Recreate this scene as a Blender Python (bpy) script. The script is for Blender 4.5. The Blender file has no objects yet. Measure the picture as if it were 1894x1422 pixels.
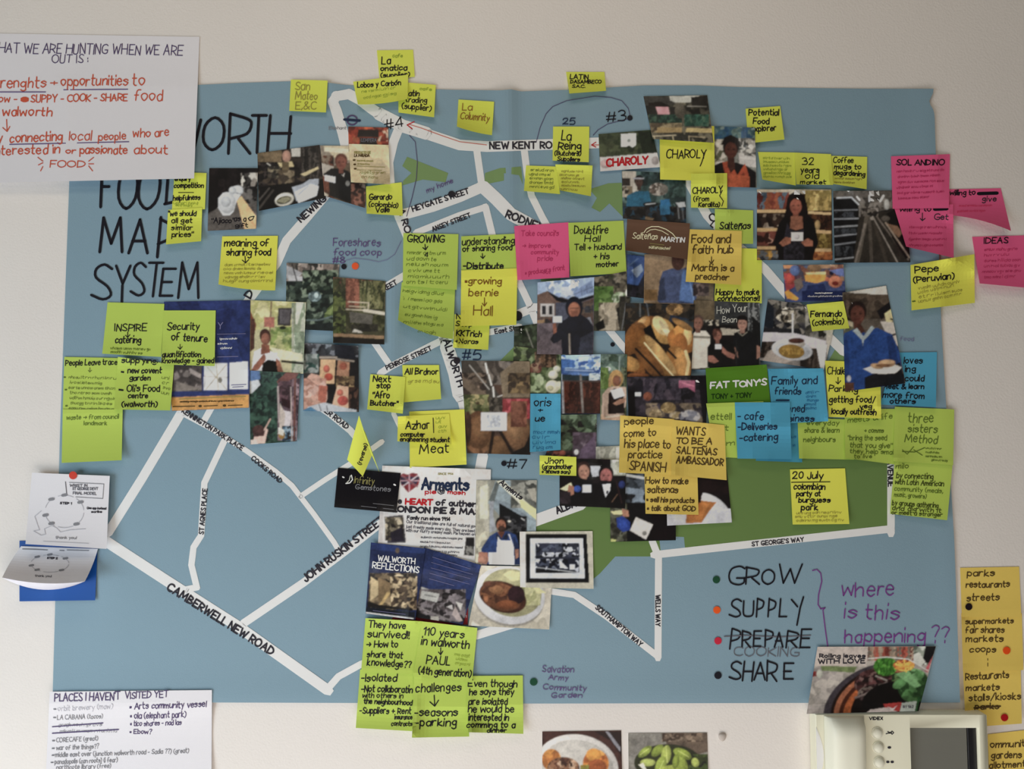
import bpy, math, random
import numpy as np
from math import radians as R
# ---------------------------------------------------------------- camera, world, lights, exposure
F = 1368.0; D = 1.03; ZC = 1.42; TH = R(3.3); CX, CY = 947.0, 711.0
sc = bpy.context.scene
COL = sc.collection
cam_d = bpy.data.cameras.new('camera'); cam = bpy.data.objects.new('camera', cam_d); COL.objects.link(cam)
cam_d.sensor_width = 36; cam_d.lens = 36 * F / 1894
cam_d.clip_start = .02
cam.location = (0, -D, ZC); cam.rotation_euler = (R(90) + TH, 0, 0)
sc.camera = cam
sc.view_settings.view_transform = 'Standard'; sc.view_settings.look = 'None'
sc.view_settings.gamma = 1; sc.view_settings.use_curve_mapping = False
sc.view_settings.exposure = 0.0
w = bpy.data.worlds.new('world'); sc.world = w; w.use_nodes = True
w.node_tree.nodes['Background'].inputs[0].default_value = (1.0, .90, .74, 1)
w.node_tree.nodes['Background'].inputs[1].default_value = .05
def area(name, loc, target, sx, sy, power, col):
    d = bpy.data.lights.new(name, 'AREA'); d.shape = 'RECTANGLE'; d.size = sx; d.size_y = sy
    d.energy = power; d.color = col
    o = bpy.data.objects.new(name, d); COL.objects.link(o); o.location = loc
    import mathutils
    v = mathutils.Vector(target) - mathutils.Vector(loc)
    o.rotation_euler = v.to_track_quat('-Z', 'Y').to_euler()
    return o
area('window_light', (-1.6, -1.25, .75), (-.3, 0, 1.1), 1.2, 1.1, 17, (.76, .90, 1.0))
area('low_fill_light', (-.15, -.75, .22), (-.1, 0, .9), 1.9, .7, 10.5, (1.0, .93, .88))  # added low fill, no real source: brightens the lower wall
area('ceiling_light', (-.15, -1.0, 2.62), (-.1, -.1, 1.2), 1.0, .35, 4.0, (1.0, .86, .68))
area('front_fill_light', (-.1, -2.5, 2.3), (-.05, 0, 1.2), 1.0, .5, 4.5, (1.0, .90, .76))  # added front fill replacing world ambient, drops shadows below the notes

# ---------------------------------------------------------------- colour and materials
KL = 0.66                              # light falling on the wall: observed colour / KL = surface colour
def lin(c):
    c = c.lstrip('#')
    if len(c) == 3: c = ''.join(x * 2 for x in c)
    v = np.array([int(c[i:i + 2], 16) / 255 for i in (0, 2, 4)])
    return np.where(v <= .04045, v / 12.92, ((v + .055) / 1.055) ** 2.4)
def alb(c): return np.clip(lin(c) / KL, 0, .93)
MATS = {}
def mat(col, rough=.7, spec=.25, bump=0, bscale=400, mottled=0, mscale=8, key=None):
    k = (col, rough, spec, bump, bscale, mottled)
    if k in MATS: return MATS[k]
    m = bpy.data.materials.new('mat_' + str(len(MATS))); m.use_nodes = True
    nt = m.node_tree; b = nt.nodes['Principled BSDF']
    b.inputs['Roughness'].default_value = rough
    b.inputs['Specular IOR Level'].default_value = spec
    tc = nt.nodes.new('ShaderNodeTexCoord')
    if col == 'VC':
        a = nt.nodes.new('ShaderNodeVertexColor'); a.layer_name = 'Col'
        nt.links.new(a.outputs[0], b.inputs['Base Color'])
    else:
        c = alb(col)
        if mottled:
            n = nt.nodes.new('ShaderNodeTexNoise'); n.inputs['Scale'].default_value = mscale; n.inputs['Detail'].default_value = 6
            nt.links.new(tc.outputs['Object'], n.inputs['Vector'])
            r = nt.nodes.new('ShaderNodeValToRGB')
            r.color_ramp.elements[0].position = .3; r.color_ramp.elements[1].position = .7
            r.color_ramp.elements[0].color = (*(c * (1 - mottled)), 1)
            r.color_ramp.elements[1].color = (*np.clip(c * (1 + mottled), 0, .93), 1)
            nt.links.new(n.outputs[0], r.inputs[0]); nt.links.new(r.outputs[0], b.inputs['Base Color'])
        else: b.inputs['Base Color'].default_value = (*c, 1)
    if bump:
        n = nt.nodes.new('ShaderNodeTexNoise'); n.inputs['Scale'].default_value = bscale; n.inputs['Detail'].default_value = 4
        nt.links.new(tc.outputs['Object'], n.inputs['Vector'])
        bp = nt.nodes.new('ShaderNodeBump'); bp.inputs['Strength'].default_value = bump; bp.inputs['Distance'].default_value = .001
        nt.links.new(n.outputs[0], bp.inputs['Height']); nt.links.new(bp.outputs[0], b.inputs['Normal'])
    MATS[k] = m; return m
PAPER = {'LY': 'c4cb54', 'LG': 'a5ba55', 'Y': 'd6cf54', 'O': 'f6b45c', 'P': 'e85680', 'B': '4a93b2', 'B2': '40859f', 'W': 'cbc9d3', 'LD': '9cba38'}
INK = {'k': '17151c', 'n': '626e34', 'o': '8a9a3c', 'b': '85602a', 'b2': '6f4a1c', 'r': 'b4503c', 'u': '6a3578', 'u2': '6c6a8c', 'm': 'a8345e',
       'm2': 'c13f66', 'w': 'eeeeea', 'g': '77777c', 'g2': 'a5a5ac', 'c': 'd6c8a8', 'R': 'a82028', 'd': '2a2830', 'q': '56682a', 'v': '4a3f60', 'bl': '25608a',
       'y': '8c8640', 'ob': '4a3a20', 'lg': '5c5c64', 'i': '1b2740', 'wg': 'b4b4ac', 'gd': '8a8350', 'dg': '16300e', 'p2': '5a4a74'}

# ---------------------------------------------------------------- geometry of the wall plane
def P3(px, py, h):
    """points standing h metres off the wall (wall is the plane y = 0)"""
    px = np.asarray(px, float); py = np.asarray(py, float); h = np.broadcast_to(np.asarray(h, float), px.shape)
    dx = (px - CX) / F; dy = (CY - py) / F
    vy = math.cos(TH) - math.sin(TH) * dy; vz = math.sin(TH) + math.cos(TH) * dy
    t = (D - h) / vy
    return np.stack([dx * t, -h, ZC + vz * t], -1)

class MB:
    def __init__(s): s.v = []; s.f = []; s.m = []; s.c = []; s.n = 0
    def add(s, verts, faces, mi=0, cols=None):
        verts = np.asarray(verts, float).reshape(-1, 3)
        s.v.append(verts); s.f += [tuple(int(i) + s.n for i in f) for f in faces]; s.m += [mi] * len(faces)
        s.c.append(np.ones((len(verts), 4)) if cols is None else cols); s.n += len(verts)
    def addnp(s, verts, F4, mi=0, cols=None):
        verts = np.asarray(verts, float).reshape(-1, 3)
        s.v.append(verts); s.f += (F4 + s.n).tolist(); s.m += [mi] * len(F4)
        s.c.append(np.ones((len(verts), 4)) if cols is None else cols); s.n += len(verts)
    def build(s, name, mats, parent=None, origin=None, vc=False, smooth=False):
        V = np.concatenate(s.v)
        o0 = np.array(origin if origin is not None else (V.min(0) + V.max(0)) / 2)
        me = bpy.data.meshes.new(name); me.from_pydata((V - o0).tolist(), [], s.f)
        for m in mats: me.materials.append(m)
        me.polygons.foreach_set('material_index', np.array(s.m, dtype=np.int32))
        if smooth: me.polygons.foreach_set('use_smooth', np.ones(len(s.f), dtype=bool))
        if vc:
            a = me.color_attributes.new('Col', 'FLOAT_COLOR', 'POINT')
            a.data.foreach_set('color', np.concatenate(s.c).astype(np.float32).ravel())
        me.update()
        o = bpy.data.objects.new(name, me); COL.objects.link(o); o.location = o0
        if parent: 
            o.parent = parent; o.location = o0 - np.array(parent.location)
        return o
def gridfaces(n, m):
    i, j = np.meshgrid(np.arange(n), np.arange(m), indexing='ij')
    a = (i * (m + 1) + j).ravel()
    return np.stack([a, a + m + 1, a + m + 2, a + 1], -1)
def tag(o, label, cat, group=None, kind=None):
    if label: o['label'] = label
    if cat: o['category'] = cat
    if group: o['group'] = group
    if kind: o['kind'] = kind
    return o

# ---------------------------------------------------------------- strokes
G = dict(
 A='0d3l6d 1g5g', B='0d0l ~0l4k4i0h ~0h5g5e0d', C='~6k4l1k0h1e4d6e', D='0d0l ~0l4k6h4e0d', E='5d0d0l5l 0h4h', F='0d0l5l 0h4h',
 G='~6k4l1k0h1e4d6e6g 6g3g', H='0d0l 6d6l 0h6h', I='0d0l', J='4l4f ~4f3d1d0f', K='0d0l 5l0h5d', L='0l0d4d', M='0d1l4f7l8d', N='0d0l5d5l',
 O='@3d0f0j3l6j6f3d', P='0d0l ~0l4k5j4h0g', Q='@3d0f0j3l6j6f3d 4f6c', R='0d0l ~0l4k5j4h0g 2g5d', S='~5k3l1k1i4g5e3d0e', T='0l6l 3l3d',
 U='~0l0f1d4d5f5l', V='0l3d6l', W='0l2d4j6d8l', X='0d5l 0l5d', Y='0l3h6l 3h3d', Z='0l5l0d5d',
 a='~4h2i0g1d3d4f 4i4d', b='0l0d ~0h2i4g3d0e', c='~4h2i0g1d4e', d='~4h2i0g1d3d4f 4l4d', e='~0g4g3i1i0f2d4e', f='~4l2l1j1d 0h3h',
 g='~4h2i0g1e3e4g 4i4b ~4b2a0b', h='0l0d ~0g2i4h4d', i='0i0d 0k0l', j='1i1b ~1b0a 1k1l', k='0l0d 3i0f4d', l='0l0d',
 m='0i0d ~0g2i3h3d ~3g5i6h6d', n='0i0d ~0g2i4h4d', o='@2d0f0h2i4h4f2d', p='0i0a ~0h2i4g3d0e', q='~4h2i0g1d3e4h 4i4a', r='0i0d ~0g1i3i',
 s='~4h2i0h2g4f2d0e', t='1l1e ~1e2d3d 0i3i', u='~0i0e2d4f 4i4d', v='0i2d4i', w='0i1d3h5d6i', x='0i4d 4i0d', y='0i2e 4i1a', z='0i4i0d4d')
G.update({'0': '@2d0f0j2l4j4f2d', '1': '0j2l2d', '2': '~0j1l4l4i0d 0d5d', '3': '~0k2l4k4i2h ~2h5g4d0d', '4': '4d4l0f5f', '5': '5l1l0h ~0h3i5g4d0d',
 '6': '~4l1i0f2d4f3h0g', '7': '0l5l2d', '8': '@2h0j2l4j2h5f2d0f2h', '9': '@4j2l0j1h4j 4j4d', '.': '0d0e', ',': '1e0c', '-': '0g3g', "'": '0l0j', '"': '0l0j 2l2j',
 '(': '~2l0j0f2c', ')': '~0l2j2f0c', '?': '~0k2l4k3i2g 2e2d', '!': '0l0g 0e0d', '&': '~6d1j2l4k0f2d6g', '+': '0g4g 2i2e', '/': '0c4l', '#': '1d2l 4d5l 0f6f 0i6i',
 ':': '0e0f 0h0i', '*': '0g2g 0h2h 0f2f', '|': '2l2d 0f2d4f', '>': '0g6g 4i6g4e', '\u00f3': '@2d0f0h2i4h4f2d 2j4l', '\u00f1': '0i0d ~0g2i4h4d ~0j2k3j4k', '\u00d1': '0d0l5d5l ~0m2n3m5n'})
def _parse(s):
    out = []
    for st in s.split():
        k = 0
        if st[0] in '~@': k = 1; st = st[1:]
        pts = np.array([(int(st[i]), ord(st[i + 1]) - 100) for i in range(0, len(st), 2)], float)
        if k and len(pts) > 2:
            closed = np.allclose(pts[0], pts[-1])
            q = np.vstack([pts[-2] if closed else 2 * pts[0] - pts[1], pts, pts[1] if closed else 2 * pts[-1] - pts[-2]])
            r = []
            for i in range(1, len(q) - 2):
                for t in (0, .33, .67):
                    a, b, c, d = q[i - 1:i + 3]
                    r.append(.5 * (2 * b + (c - a) * t + (2 * a - 5 * b + 4 * c - d) * t * t + (3 * b - a - 3 * c + d) * t ** 3))
            r.append(q[-2]); pts = np.array(r)
        out.append(pts)
    return out
GL = {k: _parse(v) for k, v in G.items()}
GW = {k: max(p[:, 0].max() for p in v) for k, v in GL.items()}
rng = random.Random(7)
def ribbon(pts, wd):
    """list of (verts2d, faces) for a pen stroke"""
    pts = np.asarray(pts, float); out = []
    keep = [0]
    for i in range(1, len(pts)):
        if np.hypot(*(pts[i] - pts[keep[-1]])) > 1e-3: keep.append(i)
    pts = pts[keep]
    if len(pts) < 2: pts = np.vstack([pts[0], pts[0] + [.6, 0]])
    segs = []; cur = [pts[0]]
    for i in range(1, len(pts)):
        cur.append(pts[i])
        if i < len(pts) - 1:
            a = pts[i] - pts[i - 1]; b = pts[i + 1] - pts[i]
            c = np.dot(a, b) / (np.hypot(*a) * np.hypot(*b))
            if c < .5: segs.append(cur); cur = [pts[i]]
    segs.append(cur)
    for s in segs:
        s = np.array(s); d = np.diff(s, axis=0); d /= np.hypot(d[:, 0], d[:, 1])[:, None]
        t = np.vstack([d[0], (d[:-1] + d[1:]), d[-1]]); t /= np.hypot(t[:, 0], t[:, 1])[:, None]
        n = np.stack([-t[:, 1], t[:, 0]], -1) * wd / 2
        n0 = n[0] * .55; n1 = n[-1] * .55
        L = np.vstack([s[0] - d[0] * wd * .5 + n0, s + n, s[-1] + d[-1] * wd * .5 + n1])
        Rr = np.vstack([s[0] - d[0] * wd * .5 - n0, s - n, s[-1] + d[-1] * wd * .5 - n1])
        k = len(L); out.append((np.vstack([L, Rr]), [(i, i + 1, k + i + 1, k + i) for i in range(k - 1)]))
    return out
def text_strokes(text, x0, yb, x1, cap, dy=0, hand=1, slant=.08, serif=0):
    adv = []; x = 0
    for ch in text:
        if ch == ' ': x += 3.2; adv.append(None); continue
        adv.append(x); x += GW.get(ch, 4) + (1.7 if hand else 2.1)
    W = max(x - 1.7, 1); sx = (x1 - x0) / W; sy = cap / 8
    if W < 2.5 and x1 - x0 < 4: sx = sy
    L = max(math.hypot(x1 - x0, dy), 1e-6); ca, sa = (x1 - x0) / L, dy / L; sx = L / W
    out = []
    for ch, a in zip(text, adv):
        if a is None or ch not in GL: continue
        j = [rng.uniform(-1, 1) * hand for _ in range(4)]
        for p in GL[ch]:
            q = p.copy()
            if hand: q = q + np.array([[rng.uniform(-.25, .25), rng.uniform(-.3, .3)] for _ in q[:1]])
            lx = (a + q[:, 0] * (1 + .06 * j[0]) + q[:, 1] * (slant * hand + .05 * j[1]) * (sy / sx if sx else 1)) * sx
            ly = (q[:, 1] * (1 + .07 * j[2]) + j[3] * .35) * sy
            out.append(np.stack([x0 + lx * ca + ly * sa, yb + lx * sa - ly * ca], -1))
            if serif:
                for e in (q[0], q[-1]):
                    if e[1] in (0, 8, 5):
                        X = (a + e[0]) * sx; Y = e[1] * sy; s_ = sy * 1.1
                        out.append(np.array([[x0 + (X + k) * ca + Y * sa, yb + (X + k) * sa - Y * ca] for k in (-s_, s_)]))
    return out
def scribble(x0, yb, x1, cap, dy=0):
    """an illegible pencilled line: words made of unreadable cursive letters"""
    out = []; x = x0
    while x < x1 - 4:
        wl = min(rng.uniform(9, 26), x1 - x); n = max(2, int(wl / (cap * .62))); f = (x - x0) / max(x1 - x0, 1)
        for st in text_strokes(''.join(rng.choice('nmuoeacrsuivnmltdgh') for _ in range(n)), x, yb + dy * f, x + wl, cap * .85, dy * wl / max(x1 - x0, 1), 1.6): out.append(st)
        x += wl + cap * .5
    return out

# ---------------------------------------------------------------- painted prints (flat pictures)
class Cv:
    def __init__(s, x0, y0, x1, y1, seed=1):
        s.x0, s.y0 = int(x0) - 2, int(y0) - 2; s.w, s.h = int(x1) + 3 - s.x0, int(y1) + 3 - s.y0
        s.a = np.zeros((s.h, s.w, 3)); s.Y, s.X = np.mgrid[0:s.h, 0:s.w]; s.X = s.X + s.x0 + .0; s.Y = s.Y + s.y0 + .0
        s.rs = np.random.RandomState(seed)
    def mixin(s, m, c): 
        m = np.clip(m, 0, 1)[..., None]; s.a = s.a * (1 - m) + np.asarray(c) * m
    def poly(s, pts):
        x, y = s.X, s.Y; ins = np.zeros(x.shape, bool); n = len(pts)
        for i in range(n):
            xa, ya = pts[i]; xb, yb = pts[(i + 1) % n]
            if ya == yb: continue
            c = ((ya > y) != (yb > y)) & (x < (xb - xa) * (y - ya) / (yb - ya) + xa); ins ^= c
        return ins.astype(float)
    def line(s, pts, wd):
        m = np.zeros(s.X.shape)
        for (ax, ay), (bx, by) in zip(pts[:-1], pts[1:]):
            dx, dy = bx - ax, by - ay; L = dx * dx + dy * dy + 1e-9
            t = np.clip(((s.X - ax) * dx + (s.Y - ay) * dy) / L, 0, 1)
            d = np.hypot(s.X - ax - t * dx, s.Y - ay - t * dy); m = np.maximum(m, np.clip(wd / 2 + .5 - d, 0, 1))
        return m
    def ell(s, cx, cy, rx, ry, rot=0):
        a = R(rot); c, n = math.cos(a), math.sin(a); dx, dy = s.X - cx, s.Y - cy
        d = np.hypot((dx * c + dy * n) / rx, (-dx * n + dy * c) / ry); return np.clip((1 - d) * min(rx, ry) + .5, 0, 1)
    def rect(s, x0, y0, x1, y1): return ((s.X >= x0) & (s.X < x1) & (s.Y >= y0) & (s.Y < y1)).astype(float)
    def vn(s, cell):          # smooth value noise 0..1
        k = s.rs.rand(int(s.h / cell) + 3, int(s.w / cell) + 3); yy, xx = np.mgrid[0:s.h, 0:s.w] / float(cell)
        i, j = yy.astype(int), xx.astype(int); fy, fx = yy - i, xx - j; fy = fy * fy * (3 - 2 * fy); fx = fx * fx * (3 - 2 * fx)
        return (k[i, j] * (1 - fx) + k[i, j + 1] * fx) * (1 - fy) + (k[i + 1, j] * (1 - fx) + k[i + 1, j + 1] * fx) * fy
    def voro(s, cx, cy, cols):
        ws = max(3.0, min(cx, cy) * .7); wx, wy = s.vn(ws) - .5, s.vn(ws) - .5
        gx = (s.X - s.x0) / cx + wx * 1.1 + .6; gy = (s.Y - s.y0) / cy + wy * 1.1 + .6; gx = np.maximum(gx, 0); gy = np.maximum(gy, 0); ix, iy = gx.astype(int), gy.astype(int)
        nx, ny = ix.max() + 3, iy.max() + 3
        jx = s.rs.rand(ny, nx); jy = s.rs.rand(ny, nx); ci = s.rs.randint(0, len(cols), (ny, nx)); br = s.rs.uniform(.8, 1.2, (ny, nx))
        best = np.full(s.X.shape, 1e9); out = np.zeros(s.a.shape); C = np.array([lin(c) for c in cols])
        for dy in (-1, 0, 1):
            for dx in (-1, 0, 1):
                a, b = ix + dx + 1, iy + dy + 1; b = np.clip(b, 0, ny - 1); a = np.clip(a, 0, nx - 1)
                d = (gx + 1 - a - jx[b, a]) ** 2 + (gy + 1 - b - jy[b, a]) ** 2; k = d < best
                best = np.where(k, d, best); out = np.where(k[..., None], C[ci[b, a]] * br[b, a][..., None], out)
        return out
    def run(s, spec):
        for ln in spec.replace('\n', ';').split(';'):
            q = ln.split()
            if not q: continue
            o = q[0]
            if o == 'f': s.a[:] = lin(q[1])
            elif o == 'r': s.mixin(s.rect(*map(float, q[1:5])), lin(q[5]))
            elif o == 'e':
                cx, cy, rx, ry = map(float, q[1:5]); c = lin(q[5]) * np.ones(s.a.shape)
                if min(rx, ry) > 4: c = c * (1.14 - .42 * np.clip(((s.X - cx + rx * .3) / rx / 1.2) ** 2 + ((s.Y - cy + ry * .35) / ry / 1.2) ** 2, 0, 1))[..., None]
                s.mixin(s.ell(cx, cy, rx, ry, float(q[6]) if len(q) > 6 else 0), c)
            elif o == 'p': v = list(map(float, q[2:])); s.mixin(s.poly(list(zip(v[::2], v[1::2]))), lin(q[1]))
            elif o == 'l': v = list(map(float, q[3:])); s.mixin(s.line(list(zip(v[::2], v[1::2])), float(q[1])), lin(q[2]))
            elif o in ('n', 'ne'):
                v = list(map(float, q[1:7])); m = s.rect(*v[:4]) if o == 'n' else s.ell(*v[:4])
                c = s.voro(v[4], v[5], q[7:]); s.a = s.a * (1 - m[..., None]) + c * m[..., None]
            elif o == 'np':
                v = list(map(float, q[4].split(','))); m = s.poly(list(zip(v[::2], v[1::2])))
                c = s.voro(float(q[1]), float(q[2]), q[5:]); m = m * float(q[3]); s.a = s.a * (1 - m[..., None]) + c * m[..., None]
            elif o == 'g':
                x0, y0, x1, y1 = map(float, q[1:5]); m = s.rect(x0, y0, x1, y1)[..., None]; t = np.clip((s.Y - y0) / (y1 - y0), 0, 1)[..., None]
                s.a = s.a * (1 - m) + (lin(q[5]) * (1 - t) + lin(q[6]) * t) * m
            elif o == 'h':        # head: cx cy r skin hair
                cx, cy, r = map(float, q[1:4]); sk, ha = lin(q[4]), lin(q[5])
                s.mixin(s.rect(cx - r * .4, cy + r * .6, cx + r * .4, cy + r * 1.7), sk * .75)
                s.mixin(s.ell(cx, cy - r * .25, r * .98, r * 1.12), ha); s.mixin(s.ell(cx, cy + r * .12, r * .78, r * 1.02), sk)
                s.mixin(s.ell(cx + r * .3, cy + r * .1, r * .35, r * .7) * .4, sk * 1.35)
                for k in (-1, 1):
                    s.mixin(s.ell(cx + k * r * .32, cy, r * .16, r * .09) * .85, sk * .2); s.mixin(s.line([(cx + k * r * .15, cy - r * .2), (cx + k * r * .5, cy - r * .2)], .5) * .5, sk * .3)
                s.mixin(s.line([(cx, cy + r * .1), (cx, cy + r * .35)], .4) * .4, sk * .5)
                s.mixin(s.line([(cx - r * .28, cy + r * .58), (cx + r * .28, cy + r * .58)], r * .1) * .8, np.array([.25, .04, .04]) * (sk.max() + .3))
    def finish(s, grain=.07, soft=1):
        a = s.a
        for _ in range(soft):
            p = np.pad(a, ((1, 1), (1, 1), (0, 0)), 'edge')
            a = (p[1:-1, :-2] + 2 * p[1:-1, 1:-1] + p[1:-1, 2:]) / 4; p = np.pad(a, ((1, 1), (1, 1), (0, 0)), 'edge')
            a = (p[:-2, 1:-1] + 2 * p[1:-1, 1:-1] + p[2:, 1:-1]) / 4
        n = (s.vn(13) - .5) * .5 + (s.vn(5) - .5) * .42 + (s.vn(2.2) - .5) * .38; n = n * min(1, grain * 10) * (1.1 - .95 * np.clip(a.mean(-1) * 1.2, 0, 1))
        a = np.clip(a, 0, 1) ** 1.16 * .94; g = a.mean(-1, keepdims=True); a = g + (a - g) * .84
        s.a = a * np.clip(1 + n, .3, 1.8)[..., None] + .005
    def sample(s, px, py):
        x = np.clip(px - s.x0, 0, s.w - 1.01); y = np.clip(py - s.y0, 0, s.h - 1.01); i, j = y.astype(int), x.astype(int)
        fy, fx = (y - i)[..., None], (x - j)[..., None]; a = s.a
        return (a[i, j] * (1 - fx) + a[i, j + 1] * fx) * (1 - fy) + (a[i + 1, j] * (1 - fx) + a[i + 1, j + 1] * fx) * fy

# ---------------------------------------------------------------- sheets of paper, each draped over what lies under it
MAPL = [(0, 128.5), (340, 128), (800, 111), (1298, 97), (1500, 92)]
MAPR = [(0, 1724), (165, 1727), (600, 1741), (1000, 1765), (1300, 1776), (1500, 1785)]
MAPT = [(90, 156), (365, 157), (450, 153), (540, 150), (600, 152), (640, 157), (740, 163), (840, 166), (925, 167), (945, 165), (963, 169), (1050, 166), (1190, 158), (1290, 158), (1370, 161), (1600, 164), (1780, 164)]
MAPB = [(90, 1297), (400, 1299), (1000, 1301), (1400, 1300), (1780, 1299)]
def itp(t, T): return np.interp(t, [a for a, _ in T], [b for _, b in T])
def mapH(x, y):
    x = np.asarray(x, float); y = np.asarray(y, float)
    h = .0016 + .0006 * np.sin(x / 130) * np.sin(y / 170 + 1)
    def fold(cx, w1, w2, amp, y0, y1, drift=0):
        d = x - cx - drift * (y - y0); f = np.where(d < 0, np.exp(-(d / w1) ** 2), np.exp(-(d / w2) ** 2))
        return amp * f * np.clip((y1 - y) / (y1 - y0), 0, 1) ** .7
    h = h + fold(940, 26, 16, .0042, 150, 520, .02) + fold(1035, 30, 24, .0016, 150, 420) + fold(612, 30, 22, .0022, 150, 330)
    k = np.exp(-((y - 580) / 130.0) ** 2)
    h = h + .0028 * k * np.exp(-((x - 727) / 16.0) ** 2)
    h = h + .003 * np.exp(-((y - 1300) / 45.0) ** 2) + .0022 * np.exp(-((x - itp(y, MAPR)) / 40) ** 2) + .0010 * np.exp(-((x - itp(y, MAPL)) / 30) ** 2)
    return h
SHEETS = []
class Sheet:
    def __init__(s, quad, bend=(0, 0), tl=0, tr=0, wave=0, bow=0, lift=0, drape=True, rbow=0):
        """quad TL TR BR BL; bend = (bottom-left, bottom-right) lift in mm, tl/tr top lifts"""
        s.q = np.array(quad, float).reshape(4, 2); s.bow = bow; s.rbow = rbow
        s.b = tuple(v / 1000 * (1.9 if v < 12 else 1) for v in bend); s.t = (tl / 1000, tr / 1000); s.wave = wave / 1000
        n = 14; s.n = n; v, u = np.mgrid[0:n + 1, 0:n + 1] / n
        p = s.px(u, v); need = np.full(u.shape, lift / 1000.0)
        if drape:
            need = need + 0
            m = s.inmap(p[..., 0], p[..., 1], 8); need = np.where(m, np.maximum(need, mapH(p[..., 0], p[..., 1])), need)
            for o in SHEETS:
                if o.q[:, 0].max() + 8 < s.q[:, 0].min() or o.q[:, 0].min() - 8 > s.q[:, 0].max() or o.q[:, 1].max() + 8 < s.q[:, 1].min() or o.q[:, 1].min() - 8 > s.q[:, 1].max(): continue
                uu, vv = o.uv(p[..., 0], p[..., 1]); e = 7
                wu = e / max(o.W, 1); wv = e / max(o.H, 1)
                ins = (uu > -wu) & (uu < 1 + wu) & (vv > -wv) & (vv < 1 + wv)
                need = np.where(ins, np.maximum(need, o.huv(np.clip(uu, 0, 1), np.clip(vv, 0, 1))), need)
            need = np.maximum(need + .0009, np.where(m, mapH(p[..., 0], p[..., 1]) + .0014, 0))
        s.W = np.hypot(*(s.q[1] - s.q[0])); s.H = np.hypot(*(s.q[3] - s.q[0]))
        g = need.copy()
        for _ in range(10):
            p_ = np.pad(g, 1, 'edge'); bl = (p_[:-2, 1:-1] + p_[2:, 1:-1] + p_[1:-1, :-2] + p_[1:-1, 2:]) / 4; g = np.maximum(need, bl)
        s.g = g; SHEETS.append(s)
    @staticmethod
    def inmap(x, y, e): return (x > itp(y, MAPL) - e) & (x < itp(y, MAPR) + e) & (y > itp(x, MAPT) - e) & (y < itp(x, MAPB) + e)
    def px(s, u, v):
        q = s.q; u_ = u[..., None]; v_ = v[..., None]
        p = q[0] * (1 - u_) * (1 - v_) + q[1] * u_ * (1 - v_) + q[2] * u_ * v_ + q[3] * (1 - u_) * v_
        p = p.copy(); p[..., 1] += s.bow * 4 * u * (1 - u) * v * v; p[..., 0] += s.rbow * 4 * v * (1 - v) * (u - .5) * 2
        return p
    def uv(s, x, y):
        q = s.q; x = np.asarray(x, float); y = np.asarray(y, float)
        A = np.stack([q[1] - q[0], q[3] - q[0]], 1); u, v = np.einsum('ij,j...->i...', np.linalg.inv(A), np.stack([x - q[0, 0], y - q[0, 1]]))
        for _ in range(3):
            p = s.px(u, v); ex, ey = x - p[..., 0], y - p[..., 1]; e = 1e-3
            pu = (s.px(u + e, v) - p) / e; pv = (s.px(u, v + e) - p) / e; det = pu[..., 0] * pv[..., 1] - pv[..., 0] * pu[..., 1]
            det = np.where(abs(det) < 1, 1, det)
            du = (ex * pv[..., 1] - ey * pv[..., 0]) / det; dv = (pu[..., 0] * ey - pu[..., 1] * ex) / det
            u = np.clip(u + np.clip(du, -.5, .5), -3, 4); v = np.clip(v + np.clip(dv, -.5, .5), -3, 4)
        return u, v
    def huv(s, u, v):
        n = s.n; x = np.clip(u * n, 0, n - 1e-6); y = np.clip(v * n, 0, n - 1e-6); i, j = y.astype(int), x.astype(int); fy, fx = y - i, x - j; g = s.g
        h = (g[i, j] * (1 - fx) + g[i, j + 1] * fx) * (1 - fy) + (g[i + 1, j] * (1 - fx) + g[i + 1, j + 1] * fx) * fy
        h = h + np.clip(v, 0, 1) ** 2.4 * (s.b[0] * (1 - u) + s.b[1] * u) + np.clip(1 - v, 0, 1) ** 2.4 * (s.t[0] * (1 - u) + s.t[1] * u)
        return h + s.wave * (1 - np.cos(u * 6.283)) * .5
    def at(s, x, y, off=0):
        u, v = s.uv(x, y); return P3(x, y, s.huv(np.clip(u, 0, 1), np.clip(v, 0, 1)) + off)
    def slope(s): d = s.q[1] - s.q[0]; return d[1] / d[0]
    def body(s, mb, cell, canvas=None, th=.0003):
        nu = max(10, int(s.W / cell)); nv = max(10, int(s.H / cell)); u, v = np.meshgrid(np.linspace(0, 1, nu + 1), np.linspace(0, 1, nv + 1), indexing='ij')
        p = s.px(u, v); h = s.huv(u, v); V = P3(p[..., 0], p[..., 1], h).reshape(-1, 3); cols = None
        if canvas is not None:
            c = np.clip(canvas.sample(p[..., 0], p[..., 1]) / KL, 0, .93).reshape(-1, 3); cols = np.hstack([c, np.ones((len(c), 1))])
        mb.addnp(V, gridfaces(nu, nv)[:, ::-1], 0, cols)
        # back and rim
        nb = 12; ub, vb = np.meshgrid(np.linspace(0, 1, nb + 1), np.linspace(0, 1, nb + 1), indexing='ij'); pb = s.px(ub, vb)
        mb.addnp(P3(pb[..., 0], pb[..., 1], s.huv(ub, vb) - th), gridfaces(nb, nb), 1)
        t = np.linspace(0, 1, 25); bu = np.concatenate([t, t * 0 + 1, 1 - t, t * 0]); bv = np.concatenate([t * 0, t, t * 0 + 1, 1 - t]); pb = s.px(bu, bv); hb = s.huv(bu, bv)
        A = P3(pb[:, 0], pb[:, 1], hb); B = P3(pb[:, 0], pb[:, 1], hb - th); k = len(A)
        i = np.arange(k - 1); mb.addnp(np.vstack([A, B]), np.stack([i, i + k, i + k + 1, i + 1], -1), 1)
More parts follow.
